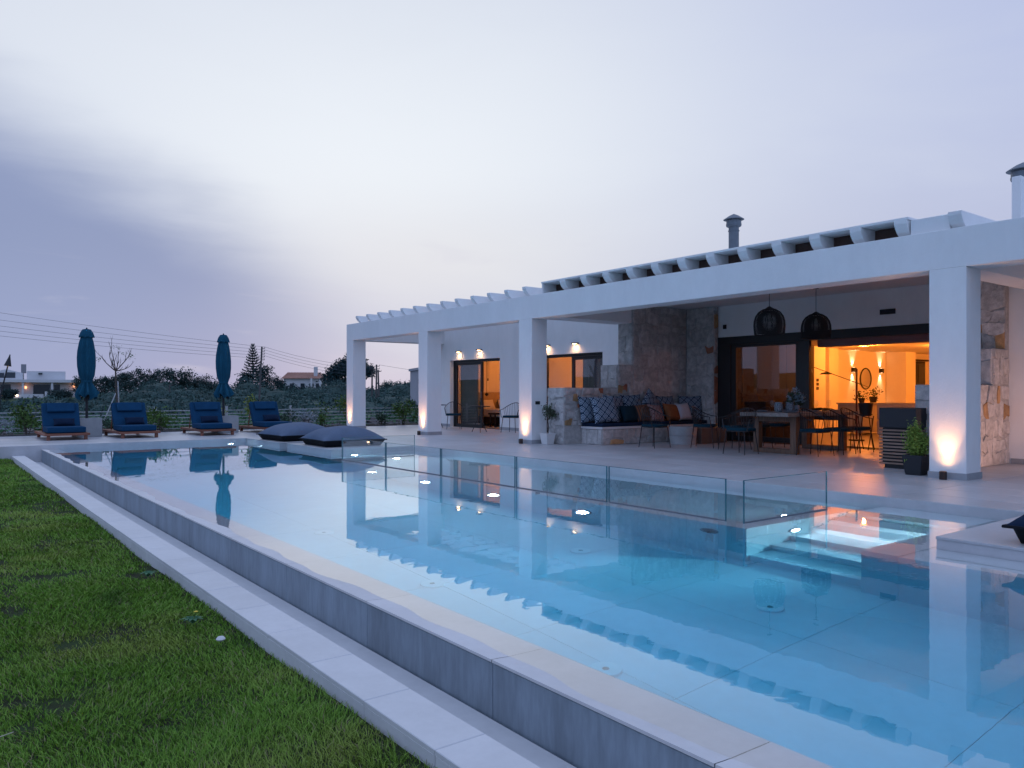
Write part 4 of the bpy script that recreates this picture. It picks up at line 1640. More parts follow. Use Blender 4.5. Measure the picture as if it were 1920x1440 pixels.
for (x, y, lb) in ((14.25, 8.42, 'wine glass standing against the lit room, right of the other'), (13.80, 8.42, 'wine glass standing against the lit room, left of the other'), (13.30, 8.45, 'wine glass right of the hydrangea vase'), (13.18, 8.62, 'wine glass behind the hydrangea vase'), (12.50, 8.50, 'wine glass at the pool end of the table')):
    wine_glass(x, y, lb)


def jar(x, y, label):
    root = thing('lantern_jar', label, 'jar', (x, y, TZ), 0, 'patterned jars on the dining table')
    MB().lathe([(0.055, 0.0), (0.075, 0.03), (0.08, 0.10), (0.068, 0.155), (0.06, 0.165)], 24, cap=True).build('body', pattern('grey blue print', (0.05, 0.07, 0.09), (0.33, 0.36, 0.40), 0.045), root, 40)
    MB().lathe([(0.061, 0.165), (0.066, 0.17), (0.066, 0.18), (0.06, 0.182)], 24, cap=False).build('rim', PLATE, root, 40)


jar(12.72, 8.52, 'grey patterned jar, the left of two on the pool end of the table')
jar(12.93, 8.42, 'grey patterned jar, the right of two, next to the hydrangeas')


# ---- foliage helper
def leaves(name, m, parent, blobs, n, size, seed, aspect=0.55, droop=0.3, loc=(0, 0, 0), shell=0.55, bend=True):
    """blobs: (cx, cy, cz, rx, ry, rz); n leaf quads scattered mostly near the blobs' skins, in clumps"""
    r = np.random.default_rng(seed)
    B = np.array(blobs, float)
    vol = (B[:, 3] * B[:, 4] * B[:, 5]) ** (2 / 3)
    nclump = max(6, n // 14)
    bi = r.choice(len(B), nclump, p=vol / vol.sum())
    d = r.normal(size=(nclump, 3))
    d /= np.linalg.norm(d, axis=1)[:, None]
    rad = (shell + (1 - shell) * r.random(nclump)) * r.uniform(0.80, 1.15, nclump)
    cc = B[bi, :3] + d * rad[:, None] * B[bi, 3:]
    ci = r.integers(0, nclump, n)
    P = cc[ci] + r.normal(size=(n, 3)) * size * 1.5
    dd = d[ci] + r.normal(size=(n, 3)) * 0.75
    dd /= np.linalg.norm(dd, axis=1)[:, None]
    up = r.normal(size=(n, 3))
    up[:, 2] -= droop
    t1 = np.cross(dd, up)
    t1 /= np.linalg.norm(t1, axis=1)[:, None] + 1e-9
    t2 = np.cross(dd, t1)
    s = size * r.uniform(0.6, 1.4, n)
    a = t1 * (s * aspect)[:, None]
    b = t2 * s[:, None]
    V = np.empty((n, 4, 3), np.float32)
    V[:, 0] = P - b
    V[:, 1] = P - a * 0.9 - b * 0.05 + dd * (s * 0.12)[:, None]
    V[:, 2] = P + b
    V[:, 3] = P + a * 0.9 - b * 0.05 + dd * (s * 0.12)[:, None]
    me = bpy.data.meshes.new(name)
    me.vertices.add(n * 4)
    me.vertices.foreach_set('co', V.ravel())
    me.loops.add(n * 4)
    me.loops.foreach_set('vertex_index', np.arange(n * 4, dtype=np.int32))
    me.polygons.add(n)
    me.polygons.foreach_set('loop_start', np.arange(0, n * 4, 4, dtype=np.int32))
    me.materials.append(m)
    me.update()
    me.validate()
    return link(name, me, parent, 0, loc)


# hydrangea vase
hv = thing('flower_vase', 'vase of blue hydrangeas in the middle of the dining table', 'vase', (13.08, 8.40, TZ))
MB().lathe([(0.05, 0.0), (0.075, 0.05), (0.07, 0.11), (0.045, 0.15), (0.05, 0.16)], 20).build('vase', PLATE, hv, 40)
leaves('foliage', G_DARK, hv, [(0, 0, 0.22, 0.16, 0.16, 0.08)], 160, 0.035, 31)
leaves('blossom', leafmat('hydrangea', (0.10, 0.22, 0.30), (0.30, 0.44, 0.52)), hv, [(0, 0, 0.33, 0.10, 0.10, 0.09), (0.10, 0.02, 0.27, 0.08, 0.08, 0.07), (-0.10, 0.03, 0.26, 0.08, 0.08, 0.07), (0.0, -0.09, 0.26, 0.08, 0.07, 0.07)], 900, 0.012, 32, 0.9, shell=0.85)

# ice bucket on its stand
ib = thing('ice_bucket', 'black ice bucket on a folding stand beside the near end of the table', 'ice bucket', (14.72, 7.92, 0.002))
MB().lathe([(0.10, 0.66), (0.135, 0.90), (0.142, 0.905), (0.142, 0.915), (0.125, 0.905), (0.0, 0.80)], 24, cap=False).lathe([(0.10, 0.66), (0, 0.66)], 24, cap=False).build('bucket', BLACK, ib, 40)
for s in (-1, 1):
    for q in (-1, 1):
        MB().tube([(0.12 * s, 0.11 * q, 0.0), (0, 0.11 * q, 0.33), (-0.09 * s, 0.11 * q, 0.66)], 0.010, 6).build('leg', BLACK, ib, 60)
MB().tube([(0.115 * math.cos(2 * PI * k / 20), 0.115 * math.sin(2 * PI * k / 20), 0.69) for k in range(20)], 0.009, 6, closed=True).build('ring', BLACK, ib, 60)

# ---- wicker pendants
def pendant(x, y, label):
    ztop, zb = 2.66, 2.19
    root = thing('pendant_lamp', label, 'pendant lamp', (x, y, zb), 0, 'dark wicker pendant lamps above the dining table')
    H = ztop - zb
    MB().tube([(0, 0, H), (0, 0, 3.165 - zb)], 0.006, 6).build('cord', BLACK, root)
    MB().lathe([(0.05, 3.145 - zb), (0.05, 3.164 - zb)], 16).build('ceiling_cup', BLACK, root, 40)
    prof = [(0.05, H), (0.12, H - 0.02), (0.195, H - 0.07), (0.243, H - 0.14), (0.268, H - 0.22), (0.276, H - 0.31), (0.270, H - 0.40), (0.262, 0.0)]
    MB().lathe([(0.015, H + 0.04), (0.04, H + 0.025), (0.085, H - 0.005), (0.10, H - 0.012)], 20, cap=False).build('crown', WICKER, root, 40)
    sh = MB()
    z0 = H - 0.03
    def rad(z):
        for i in range(len(prof) - 1):
            (r0, a), (r1, b) = prof[i], prof[i + 1]
            if b <= z <= a:
                return lerp(r0, r1, (a - z) / (a - b))
        return prof[-1][0]
    for k in range(20):
        z = H - 0.04 - (H - 0.04) * k / 19
        sh.tube([(rad(z) * math.cos(2 * PI * q / 24), rad(z) * math.sin(2 * PI * q / 24), z) for q in range(24)], 0.0085, 4, closed=True)
    sh.build('woven_ring', WICKER, root, 60)
    rb = MB()
    for q in range(18):
        t = 2 * PI * q / 18
        rb.tube([(r * math.cos(t + 0.06 * (i % 2)), r * math.sin(t + 0.06 * (i % 2)), z) for i, (r, z) in enumerate(prof)], 0.006, 4)
    rb.build('woven_rib', WICKER, root, 60)
    MB().lathe([(0.02, H - 0.10), (0.035, H - 0.16), (0.0, H - 0.20)], 14, cap=False).build('bulb', WHITEPOT, root, 40)


pendant(12.40, 8.50, 'dark wicker pendant lamp, the left of the two under the porch ceiling')
pendant(13.93, 8.50, 'dark wicker pendant lamp, the right of the two under the porch ceiling')

# ---- bench cushions
MB_ = MB().box(11.50, 11.955, 0.387, 14.96, 12.60, 0.462)
o = MB_.build('bench_pad', NAVYD, None, 40, bevel=0.02)
tag(o, 'long dark navy seat pad lying on the stone bench', 'seat pad')


def cushion(x, y, z, w, h, t, m, lean, yaw, roll, label):
    o = MB().pillow(w, h, t, (0, 0, 0), 10).build('cushion', m, None, 60)
    o.location = (x, y, z)
    M = Matrix.Rotation(R(yaw), 4, 'Z') @ Matrix.Rotation(R(90 - lean), 4, 'X') @ Matrix.Rotation(R(roll), 4, 'Z')
    o.rotation_euler = M.to_euler()
    tag(o, label, 'cushion', 'cushions along the stone bench')


BZ = 0.46
cushion(11.78, 12.17, BZ + 0.29, 0.62, 0.60, 0.20, PATA, 18, -12, 3, 'large navy and white diamond cushion at the left end of the bench, in front')
cushion(11.62, 12.46, BZ + 0.29, 0.58, 0.58, 0.16, PATA, 12, -4, 0, 'navy diamond cushion half hidden behind the large one at the left end')
cushion(12.33, 12.44, BZ + 0.30, 0.62, 0.60, 0.18, PATA, 12, 3, -2, 'navy diamond cushion between the left end and the dark teal cushion')
cushion(12.50, 12.16, BZ + 0.19, 0.46, 0.38, 0.16, DTEAL, 20, 4, 0, 'plain dark teal cushion near the left of the bench')
cushion(12.93, 12.46, BZ + 0.32, 0.60, 0.60, 0.18, PATA, 12, -3, 2, 'navy diamond cushion behind the rust striped cushion')
cushion(12.93, 12.16, BZ + 0.20, 0.40, 0.40, 0.15, PATC, 22, -6, 5, 'rust cushion with dark stripes')
cushion(13.52, 12.44, BZ + 0.40, 0.52, 0.52, 0.17, PATA, 10, 2, 45, 'navy diamond cushion standing on its corner')
cushion(13.36, 12.14, BZ + 0.19, 0.44, 0.42, 0.15, PATB, 25, 4, -6, 'pale cushion with terracotta diamonds in the middle of the bench')
cushion(14.06, 12.46, BZ + 0.31, 0.56, 0.56, 0.17, PATA, 12, -2, 0, 'navy diamond cushion behind the rust velvet cushion')
cushion(13.92, 12.16, BZ + 0.20, 0.48, 0.42, 0.16, RUST, 22, 5, -3, 'plain rust velvet cushion right of the middle')
cushion(14.30, 12.14, BZ + 0.21, 0.42, 0.42, 0.15, IVORY, 20, -5, 2, 'plain ivory cushion near the right end of the bench')
cushion(14.76, 12.30, BZ + 0.29, 0.58, 0.60, 0.17, PATA, 12, -35, 0, 'navy diamond cushion at the right end of the bench, in the corner')

# ---- low concrete coffee table in front of the bench
ct = thing('coffee_table', 'low grey concrete drum table in front of the stone bench', 'coffee table', (13.25, 11.25, 0.002))
MB().lathe([(0.30, 0.0), (0.30, 0.17), (0.29, 0.175), (0.29, 0.19), (0.30, 0.195), (0.30, 0.37), (0.29, 0.38)], 32).build('drum', CONC, ct, 35)
MB().box(0.28, -0.28, 0.0, 1.15, 0.30, 0.34).build('side_block', mat('brown block', (0.13, 0.10, 0.09), 0.8, 0.15, 6), ct, bevel=0.01)

# ---- outdoor bar unit with timber slats
bar = thing('bar_unit', 'charcoal outdoor bar unit clad in horizontal timber slats', 'bar unit', (11.72, 5.655, 0.002))
MB().box(-0.26, -0.22, 0.0, 0.30, 0.22, 0.055).build('plinth', BLACK, bar)
MB().box(-0.28, -0.24, 0.0555, 0.32, 0.24, 0.595).build('carcass', CHARC, bar)
MB().box(-0.325, -0.272, 0.600, 0.345, 0.272, 0.893).build('top_box', CHARC, bar, bevel=0.005)
for k in range(11):
    z = 0.062 + k * 0.0487
    MB().box(-0.322, -0.272, z, -0.288, 0.272, z + 0.024).build('slat', SLATW, bar)
    MB().box(-0.287, -0.272, z, 0.335, -0.246, z + 0.024).build('side_slat', SLATW, bar)
    MB().box(-0.287, 0.246, z, 0.335, 0.272, z + 0.024).build('side_slat', SLATW, bar)

# ---- potted plants
pc = thing('potted_conifer', 'bright green conifer in a tall charcoal pot against the nearest column', 'potted plant', (10.80, 5.10, 0.002))
MB().prism([(-0.10, -0.10), (0.10, -0.10), (0.10, 0.10), (-0.10, 0.10)], 0.0, 0.02, 'z').build('pot_foot', CHARC, pc)
q = MB()
q.add([(-.105, -.105, .02), (.105, -.105, .02), (.105, .105, .02), (-.105, .105, .02), (-.135, -.135, .27), (.135, -.135, .27), (.135, .135, .27), (-.135, .135, .27), (-.115, -.115, .27), (.115, -.115, .27), (.115, .115, .27), (-.115, .115, .27), (-.11, -.11, .235), (.11, -.11, .235), (.11, .11, .235), (-.11, .11, .235)],
      [(0, 3, 2, 1), (0, 1, 5, 4), (1, 2, 6, 5), (2, 3, 7, 6), (3, 0, 4, 7), (4, 5, 9, 8), (5, 6, 10, 9), (6, 7, 11, 10), (7, 4, 8, 11), (8, 9, 13, 12), (9, 10, 14, 13), (10, 11, 15, 14), (11, 8, 12, 15)])
q.build('pot', CHARC, pc, bevel=0.003)
MB().box(-.11, -.11, .22, .11, .11, .236).build('soil', SOIL, pc)
MB().tube([(0, 0, .23), (0.01, 0, .60)], [0.012, 0.004], 6).build('stem', BARK, pc)
leaves('foliage', G_CONIF, pc, [(0, 0, .36, .13, .13, .15), (0.01, 0, .47, .11, .11, .16), (0, 0.01, .58, .07, .07, .15), (0.02, -.02, .40, .12, .12, .13)], 2600, 0.026, 41, 0.28, -0.8, shell=0.35)

po = thing('potted_olive', 'little round-headed tree in a white square pot at the third column', 'potted plant', (10.80, 12.92, 0.002))
q = MB()
q.add([(-.09, -.09, 0), (.09, -.09, 0), (.09, .09, 0), (-.09, .09, 0), (-.125, -.125, .24), (.125, -.125, .24), (.125, .125, .24), (-.125, .125, .24), (-.105, -.105, .24), (.105, -.105, .24), (.105, .105, .24), (-.105, .105, .24), (-.10, -.10, .20), (.10, -.10, .20), (.10, .10, .20), (-.10, .10, .20)],
      [(0, 3, 2, 1), (0, 1, 5, 4), (1, 2, 6, 5), (2, 3, 7, 6), (3, 0, 4, 7), (4, 5, 9, 8), (5, 6, 10, 9), (6, 7, 11, 10), (7, 4, 8, 11), (8, 9, 13, 12), (9, 10, 14, 13), (10, 11, 15, 14), (11, 8, 12, 15)])
q.build('pot', WHITEPOT, po, bevel=0.003)
MB().box(-.10, -.10, .185, .10, .10, .205).build('soil', SOIL, po)
MB().tube([(0, 0, .2), (0.03, 0.0, .36), (0.01, 0.01, .50), (0.06, 0.0, .62)], [0.013, 0.011, 0.01, 0.007], 6).build('stem', BARK, po, 60)
leaves('foliage', G_OLIVE, po, [(0.07, 0, .70, .13, .13, .13), (0.14, 0.02, .62, .09, .1, .09), (-0.02, 0.0, .75, .09, .09, .08)], 520, 0.028, 42, 0.4, 0.2, shell=0.3)

# ---- bedroom furniture seen through the open door
bd = thing('bed', 'bed with a padded headboard seen through the open bedroom door', 'bed', (15.75, 20.9, 0.006))
MB().box(-0.75, 1.0, 0.0, 0.95, 1.05, 1.12).build('headboard', mat('ochre headboard', (0.42, 0.32, 0.20), 0.85, 0.1, 6), bd, bevel=0.012)
MB().box(-0.62, -0.9, 0.08, 0.82, 0.985, 0.30).build('base', DARKWOOD, bd)
MB().box(-0.62, -0.9, 0.302, 0.82, 0.985, 0.56).build('mattress', LINEN, bd, bevel=0.04)
for x in (-0.28, 0.46):
    MB().pillow(0.55, 0.38, 0.16, (x, 0.80, 0.70), 8, Matrix.Rotation(R(60), 4, 'X')).build('pillow', LINEN, bd, 60)
bb = thing('bedroom_bench', 'dark slatted bench at the foot of the bed', 'bench', (15.05, 20.35, 0.006))
MB().box(-0.40, -0.18, 0.40, 0.40, 0.18, 0.46).build('seat', DARKWOOD, bb, bevel=0.006)
for (x, y) in ((-.36, -.15), (.32, -.15), (-.36, .11), (.32, .11)):
    MB().box(x, y, 0.0, x + .04, y + .04, 0.399).build('leg', DARKWOOD, bb)
pb = thing('bedside_pendant', 'thin dark pendant with two drops hanging inside the bedroom', 'pendant lamp', (14.75, 20.75, 1.0))
MB().tube([(0, 0, 0.12), (0, 0, 1.62)], 0.006, 6).build('cord', BLACK, pb)
MB().lathe([(0.0, 0.0), (0.05, 0.03), (0.055, 0.08), (0.02, 0.12)], 14, cap=False).build('shade', BLACK, pb, 40)
MB().tube([(0.05, 0, 0.55), (0.05, 0, 1.62)], 0.005, 6).build('second_cord', BLACK, pb)
MB().lathe([(0.0, 0.5), (0.02, 0.51), (0.02, 0.58), (0.0, 0.59)], 10, (0.05, 0, 0), cap=False).build('drop', BLACK, pb, 40)

# ---- living room furniture
def sconce(x, label):
    root = thing('wall_sconce', label, 'wall sconce', (x, 12.95, 1.83), 0, 'up and down sconces on the orange-lit wall')
    MB().box(-0.05, -0.12, -0.07, 0.05, 0.0, 0.07).build('body', BLACK, root, bevel=0.004)
    for s in (1, -1):
        MB().lathe([(0.03, 0.072 * s), (0.0, 0.074 * s)], 12, (0, -0.06, 0), cap=False).build('lens', WARM, root)
        spot(root, (0, -0.06, 0.085 * s), (0, 0.22, s), 26, 70, (1.0, 0.62, 0.30), 0.8, 0.02)


sconce(23.25, 'black up-and-down sconce left of the oval mirror')
sconce(24.95, 'black up-and-down sconce right of the oval mirror')
mr = thing('oval_mirror', 'round dark mirror hanging between the two sconces', 'mirror', (24.03, 12.947, 1.56))
n = 40
ring = [(0.33 * math.cos(2 * PI * k / n), -0.02, 0.33 * math.sin(2 * PI * k / n)) for k in range(n)]
MB().tube(ring, 0.02, 8, closed=True).build('frame', BLACK, mr, 60)
MB().prism([(0.32 * math.cos(2 * PI * k / n), 0.32 * math.sin(2 * PI * k / n)) for k in range(n)], -0.018, -0.004, 'y').build('mirror_plate', mat('mirror', (0.6, 0.6, 0.6), 0.04, 0.02, 1, metal=1.0), mr)
al = thing('arc_lamp', 'tall arc floor lamp with a long thin arm in the living room', 'floor lamp', (17.25, 9.5, 0.006))
MB().lathe([(0.17, 0.0), (0.17, 0.03), (0.02, 0.035)], 24).build('base', BLACK, al, 40)
MB().tube([(0, 0, 0.03), (0, 0, 1.66)], 0.022, 8).build('post', mat('rust metal', (0.10, 0.03, 0.02), 0.5, 0.1, 6), al, 60)
MB().tube([(0.45, -0.02, 1.25), (-1.9, 0.08, 1.72)], 0.009, 6).build('arm', BLACK, al, 60)
MB().lathe([(0.02, 1.70), (0.10, 1.60), (0.11, 1.55)], 18, (-1.9, 0.08, 0), cap=False).build('shade', BLACK, al, 40)
so = thing('sofa', 'pale sofa with its back to the porch inside the lit living room', 'sofa', (19.6, 8.9, 0.006))
MB().box(-0.5, -1.2, 0.05, 0.45, 1.1, 0.42).build('base', LINEN, so, bevel=0.03)
MB().box(-0.5, -1.2, 0.425, -0.25, 1.1, 0.86).build('backrest', LINEN, so, bevel=0.04)
for y in (-1.18, -0.40, 0.36):
    MB().box(-0.24, y, 0.425, 0.44, y + 0.74, 0.58).build('seat_cushion', LINEN, so, bevel=0.04)
o = MB().pillow(0.5, 0.4, 0.16, (0, 0, 0), 8).build('cushion', RUST, None, 60)
o.location = (19.35, 8.55, 0.96)
o.rotation_euler = (R(10), R(-25), R(90))
tag(o, 'rust cushion lying along the top of the pale sofa', 'cushion')
cs = thing('sideboard', 'white sideboard under the oval mirror in the living room', 'sideboard', (20.2, 11.0, 0.006))
MB().box(-0.55, -0.35, 0.06, 0.75, 0.35, 0.80).build('cabinet', LINEN, cs, bevel=0.006)
MB().box(-0.58, -0.38, 0.802, 0.78, 0.38, 0.84).build('top', LINEN, cs, bevel=0.004)
for (x, y, s, lb, sd_) in ((19.95, 10.85, 1.0, 'dark bowl of fruit and leaves on the sideboard, left', 51), (20.65, 10.9, 1.25, 'plant in a black pot on the sideboard, right', 52)):
    r_ = thing('table_plant', lb, 'plant', (x, y, 0.848), 0, 'plants on the sideboard')
    MB().lathe([(0.06 * s, 0), (0.085 * s, 0.10 * s), (0.085 * s, 0.13 * s), (0.07 * s, 0.12 * s)], 18).build('pot', BLACK, r_, 40)
    leaves('foliage', G_DARK, r_, [(0, 0, 0.19 * s, 0.13 * s, 0.13 * s, 0.07 * s)], 90, 0.045, sd_, 0.35)
ip = thing('indoor_palm', 'dark indoor palm just inside the fixed pane of the living room door', 'palm plant', (15.75, 9.9, 0.006))
MB().lathe([(0.14, 0), (0.19, 0.32), (0.17, 0.32)], 20).build('pot', CHARC, ip, 40)
fr = MB()
rr = random.Random(5)
for k in range(13):
    t = rr.uniform(0, 2 * PI)
    L = rr.uniform(0.5, 0.8)
    base = Vector((0, 0, 0.55))
    prev = None
    for q in range(9):
        s = q / 8
        p = base + Vector((math.cos(t) * L * s, math.sin(t) * L * s, 0.75 * s - 0.62 * s * s))
        if prev is not None:
            d = (p - prev).normalized()
            sd_ = d.cross(Vector((0, 0, 1))).normalized()
            for sg in (-1, 1):
                tip = p + sd_ * sg * 0.22 * (1 - 0.6 * s) + d * 0.10 - Vector((0, 0, 0.05))
                fr.add([prev, p, tip], [(0, 1, 2)])
        prev = p
fr.build('frond', G_DARK, ip)
MB().tube([(0, 0, .3), (0, 0, .6)], 0.04, 8).build('stem', BARK, ip)
ks = thing('lit_shelf', 'lit glass shelf unit glowing in the dark kitchen', 'shelf', (15.98, 11.95, 0.006))
fr = MB()
for (x, y) in ((0, 0), (0.34, 0), (0, .2), (.34, .2)):
    fr.box(x, y, 0, x + .02, y + .02, 2.1)
fr.build('frame', BLACK, ks)
for z in (0.55, 1.0, 1.45, 1.9):
    MB().box(0.022, 0.0, z, 0.338, 0.22, z + 0.015).build('shelf_board', DARKWOOD, ks)
    MB().box(0.03, 0.19, z - 0.012, 0.33, 0.2, z - 0.002).build('light_strip', emit('shelf strip', (1.0, 0.42, 0.08), 1.6), ks)
for (x, lb) in ((17.3, 'small flat glowing pendant over the kitchen island, left'), (18.3, 'small flat glowing pendant over the kitchen island, right')):
    r_ = thing('kitchen_pendant', lb, 'pendant lamp', (x, 10.9, 1.58), 0, 'kitchen pendants')
    MB().tube([(0, 0, 0.05), (0, 0, 0.86)], 0.004, 5).build('cord', BLACK, r_)
    MB().lathe([(0.15, 0), (0.10, 0.04), (0.01, 0.055)], 20, cap=False).build('shade', BLACK, r_, 40)
    MB().lathe([(0.12, 0.004), (0, 0.003)], 20, cap=False).build('diffuser', WARMSOFT, r_)


# ================================================================== GARDEN EDGE
bed = MB()
bed.box(-8, 23.62, -0.5, 32, 24.9, -0.0095)
struct(bed.build('planting_bed', SOIL))
bk = MB()
bk.box(-8, 23.585, -0.5, 13.0, 23.619, 0.035)
struct(bk.build('bed_kerb', mat('dark kerb', (0.05, 0.052, 0.055), 0.8, 0.1, 6)))

fence = thing('garden_fence', 'long horizontal rail fence with white posts behind the sun loungers', 'fence', (6.0, 24.5, 0))
for i in range(14):
    x = -4.6 + 2.05 * i
    MB().box(x - 0.03, -0.03, -0.1, x + 0.03, 0.03, 0.70).build('post', RAILW, fence)
    for k in range(6):
        z = 0.04 + 0.105 * k
        MB().box(x + 0.031, -0.016, z, x + 2.019, 0.0, z + 0.022 + 0.004 * ((i + k) % 2)).build('rail', RAILW, fence)

# rubble along the field edge behind the fence
rub = MB()
r2 = random.Random(11)
for k in range(700):
    x = r2.uniform(-2, 24)
    y = r2.uniform(25.6, 27.2)
    s = r2.uniform(0.05, 0.17)
    z = -0.5 + r2.uniform(0, 0.62) * max(0.2, 1 - abs(y - 26.4))
    M = Matrix.Translation((x, y, z)) @ Euler((r2.uniform(0, 3), r2.uniform(0, 3), r2.uniform(0, 3))).to_matrix().to_4x4()
    rub.box(-s, -s * .7, -s * .6, s, s * .7, s * .6, M)
stuff(rub.build('rubble_bank', mat('rubble', (0.10, 0.085, 0.085), 0.95, 0.3, 4, island=0.35)))


def shrub(name, label, x, y, h, w, m, n, size, seed, cat='shrub', grp=None, asp=0.5, z=-0.005):
    root = thing(name, label, cat, (x, y, z), 0, grp)
    st = MB()
    r = random.Random(seed)
    blobs = []
    for k in range(6):
        t = r.uniform(0, 2 * PI)
        d = w * r.uniform(0.1, 0.55)
        zt = h * r.uniform(0.55, 0.92)
        p = (d * math.cos(t), d * math.sin(t), zt)
        st.tube([(0.03 * math.cos(t), 0.03 * math.sin(t), 0), (p[0] * .5, p[1] * .5, zt * .5), p], [0.012, 0.008, 0.004], 5)
        blobs.append((p[0], p[1], zt - 0.1 * h, w * .38, w * .38, h * .27))
    blobs.append((0, 0, h * .45, w * .5, w * .5, h * .38))
    st.build('stem', BARK, root)
    leaves('foliage', m, root, blobs, n, size, seed, asp, 0.2, shell=0.4)
    return root


SG = 'shrubs planted along the fence'
shrub('shrub', 'yellow green leafy shrub left of the leftmost lounger', 2.25, 23.95, 0.88, 0.62, G_SHRUB, 420, 0.055, 61, grp=SG)
shrub('shrub', 'dark low shrub at the left edge of the frame', 1.55, 24.0, 0.50, 0.8, G_SILV, 420, 0.035, 62, grp=SG)
shrub('shrub', 'round green shrub between the second and third loungers', 5.55, 24.0, 0.66, 0.95, G_SHRUB, 620, 0.05, 63, grp=SG)
shrub('shrub', 'shrub lit golden from below beside the rightmost lounger', 7.02, 23.95, 0.55, 0.42, G_LIT, 260, 0.05, 64, grp=SG)
shrub('shrub', 'pale green shrub top showing over the rightmost lounger', 8.30, 24.05, 0.98, 0.45, G_LIT, 300, 0.05, 65, grp=SG)
shrub('shrub', 'silvery spiky shrub right of the rightmost lounger', 9.95, 23.95, 0.55, 0.95, G_SILV, 560, 0.05, 66, grp=SG, asp=0.2)
shrub('shrub', 'thin upright shrub in front of the fence between the silvery one and the column', 10.55, 24.1, 0.80, 0.45, G_SHRUB, 240, 0.045, 67, grp=SG)
shrub('shrub', 'tall leafy shrub lit warm at the foot of the farthest column', 11.30, 23.75, 1.12, 0.55, G_SHRUB, 420, 0.055, 68, grp=SG)
shrub('shrub', 'round leafy shrub on a thin stem seen between the first two columns', 13.45, 23.95, 0.95, 0.55, G_SHRUB, 420, 0.055, 69, grp=SG)
shrub('shrub', 'dark pointed shrub just right of the farthest column', 12.55, 23.9, 0.48, 0.45, G_DARK, 300, 0.04, 70, grp=SG)
shrub('shrub', 'dark green shrub partly behind the second column', 14.25, 24.0, 0.72, 0.7, G_SHRUB, 420, 0.045, 71, grp=SG)
shrub('shrub', 'low dark shrub under the fence left of the silvery one', 9.15, 24.0, 0.55, 0.7, G_DARK, 420, 0.04, 72, grp=SG)
shrub('shrub', 'small shrub in front of the fence between the first lounger and its parasol base', 4.3, 24.1, 0.42, 0.8, G_DARK, 320, 0.04, 73, grp=SG)
# lamp that lights the golden shrub
ul = thing('garden_spike_light', 'small spike light glowing in the golden shrub', 'garden light', (7.0, 23.68, -0.005))
MB().lathe([(0.03, 0.0), (0.035, 0.12), (0.028, 0.125)], 12).build('housing', BLACK, ul, 40)
MB().lathe([(0.026, 0.126), (0, 0.128)], 12, cap=False).build('lens', WARM, ul)
spot(ul, (0, 0, 0.14), (0.0, 0.5, 1), 3.0, 120, (1.0, 0.62, 0.25), 0.8)
ul = thing('garden_spike_light', 'small spike light under the leafy shrub at the farthest column', 'garden light', (11.2, 23.4, 0.002))
MB().lathe([(0.03, 0.0), (0.035, 0.12), (0.028, 0.125)], 12).build('housing', BLACK, ul, 40)
MB().lathe([(0.026, 0.126), (0, 0.128)], 12, cap=False).build('lens', WARM, ul)
spot(ul, (0, 0, 0.14), (0.1, 0.6, 1), 2.5, 120, (1.0, 0.55, 0.28), 0.8)

# ---- young bare tree with its stakes
yt = thing('young_tree', 'bare young tree with a forked crown tied to white stakes', 'tree', (4.56, 25.0, -0.3))
tr = MB()
tr.tube([(0.04, 0, 0), (0.02, 0, 0.9), (-0.02, 0, 1.5), (-0.03, 0, 2.1)], [0.032, 0.030, 0.026, 0.022], 7)
tr.build('trunk', BARK, yt, 60)
br = MB()
rr = random.Random(21)
def branch(p, d, L, r0, lev):
    p = Vector(p)
    d = Vector(d).normalized()
    pts = [p]
    n = 5
    for k in range(n):
        d = (d + Vector((rr.uniform(-.16, .16), rr.uniform(-.16, .16), 0.10))).normalized()
        p = p + d * L / n
        pts.append(p.copy())
    br.tube(pts, [lerp(r0, r0 * 0.4, i / n) for i in range(n + 1)], 5)
    if lev > 0:
        for k in range(4 if lev > 1 else 5):
            q = pts[rr.randint(1, n)]
            a = rr.uniform(0, 2 * PI)
            dd = (d + Vector((math.cos(a), math.sin(a), rr.uniform(-.1, .5))) * 0.6).normalized()
            branch(q, dd, L * rr.uniform(.30, .5), r0 * .45, lev - 1)
for (dx, dy, dz, L) in ((-0.75, 0.1, 0.62, 0.55), (0.75, -0.1, 0.72, 0.66), (0.02, 0.1, 1.0, 0.62), (0.35, 0.3, 0.7, 0.45), (-0.4, -0.3, 0.6, 0.45), (0.8, 0.1, 0.05, 0.4)):
    branch((-0.03, 0, 2.05), (dx, dy, dz), L, 0.018, 2)
br.build('branch', BARK, yt, 60)
leaves('bud', G_SHRUB, yt, [(-0.02, 0, 2.65, 0.15, 0.2, 0.15), (0.35, 0, 2.55, 0.2, 0.2, 0.15), (-0.35, 0, 2.4, 0.15, 0.2, 0.15)], 60, 0.03, 22, 0.5)
MB().tube([(0.10, 0.02, 0.0), (0.03, 0.0, 1.75)], 0.02, 6).build('stake', RAILW, yt, 60)
MB().tube([(-0.50, -0.15, 0.25), (0.0, 0.0, 1.45)], 0.016, 6).build('stake', RAILW, yt, 60)

# ---- leaning garden lamp at the left edge
gl = thing('garden_lamp', 'dark garden lamp with a cone shade on a leaning pole at the left edge', 'garden lamp', (1.58, 23.9, -0.2))
MB().tube([(0.0, 0, 0.0), (0.06, 0, 1.2), (0.22, -0.1, 2.0)], [0.025, 0.02, 0.016], 8).build('pole', CHARC, gl, 60)
cone = MB().lathe([(0.012, 0.0), (0.02, -0.06), (0.085, -0.30), (0.083, -0.302)], 18, cap=False)
cn = cone.build('shade', CHARC, gl, 40, loc=(0.27, -0.1, 2.30))
cn.rotation_euler = (0, R(10), 0)
MB().lathe([(0.06, -0.0), (0.0, -0.01)], 16, cap=False).build('diffuser', WARM, gl, loc=(0.235, -0.1, 2.02))
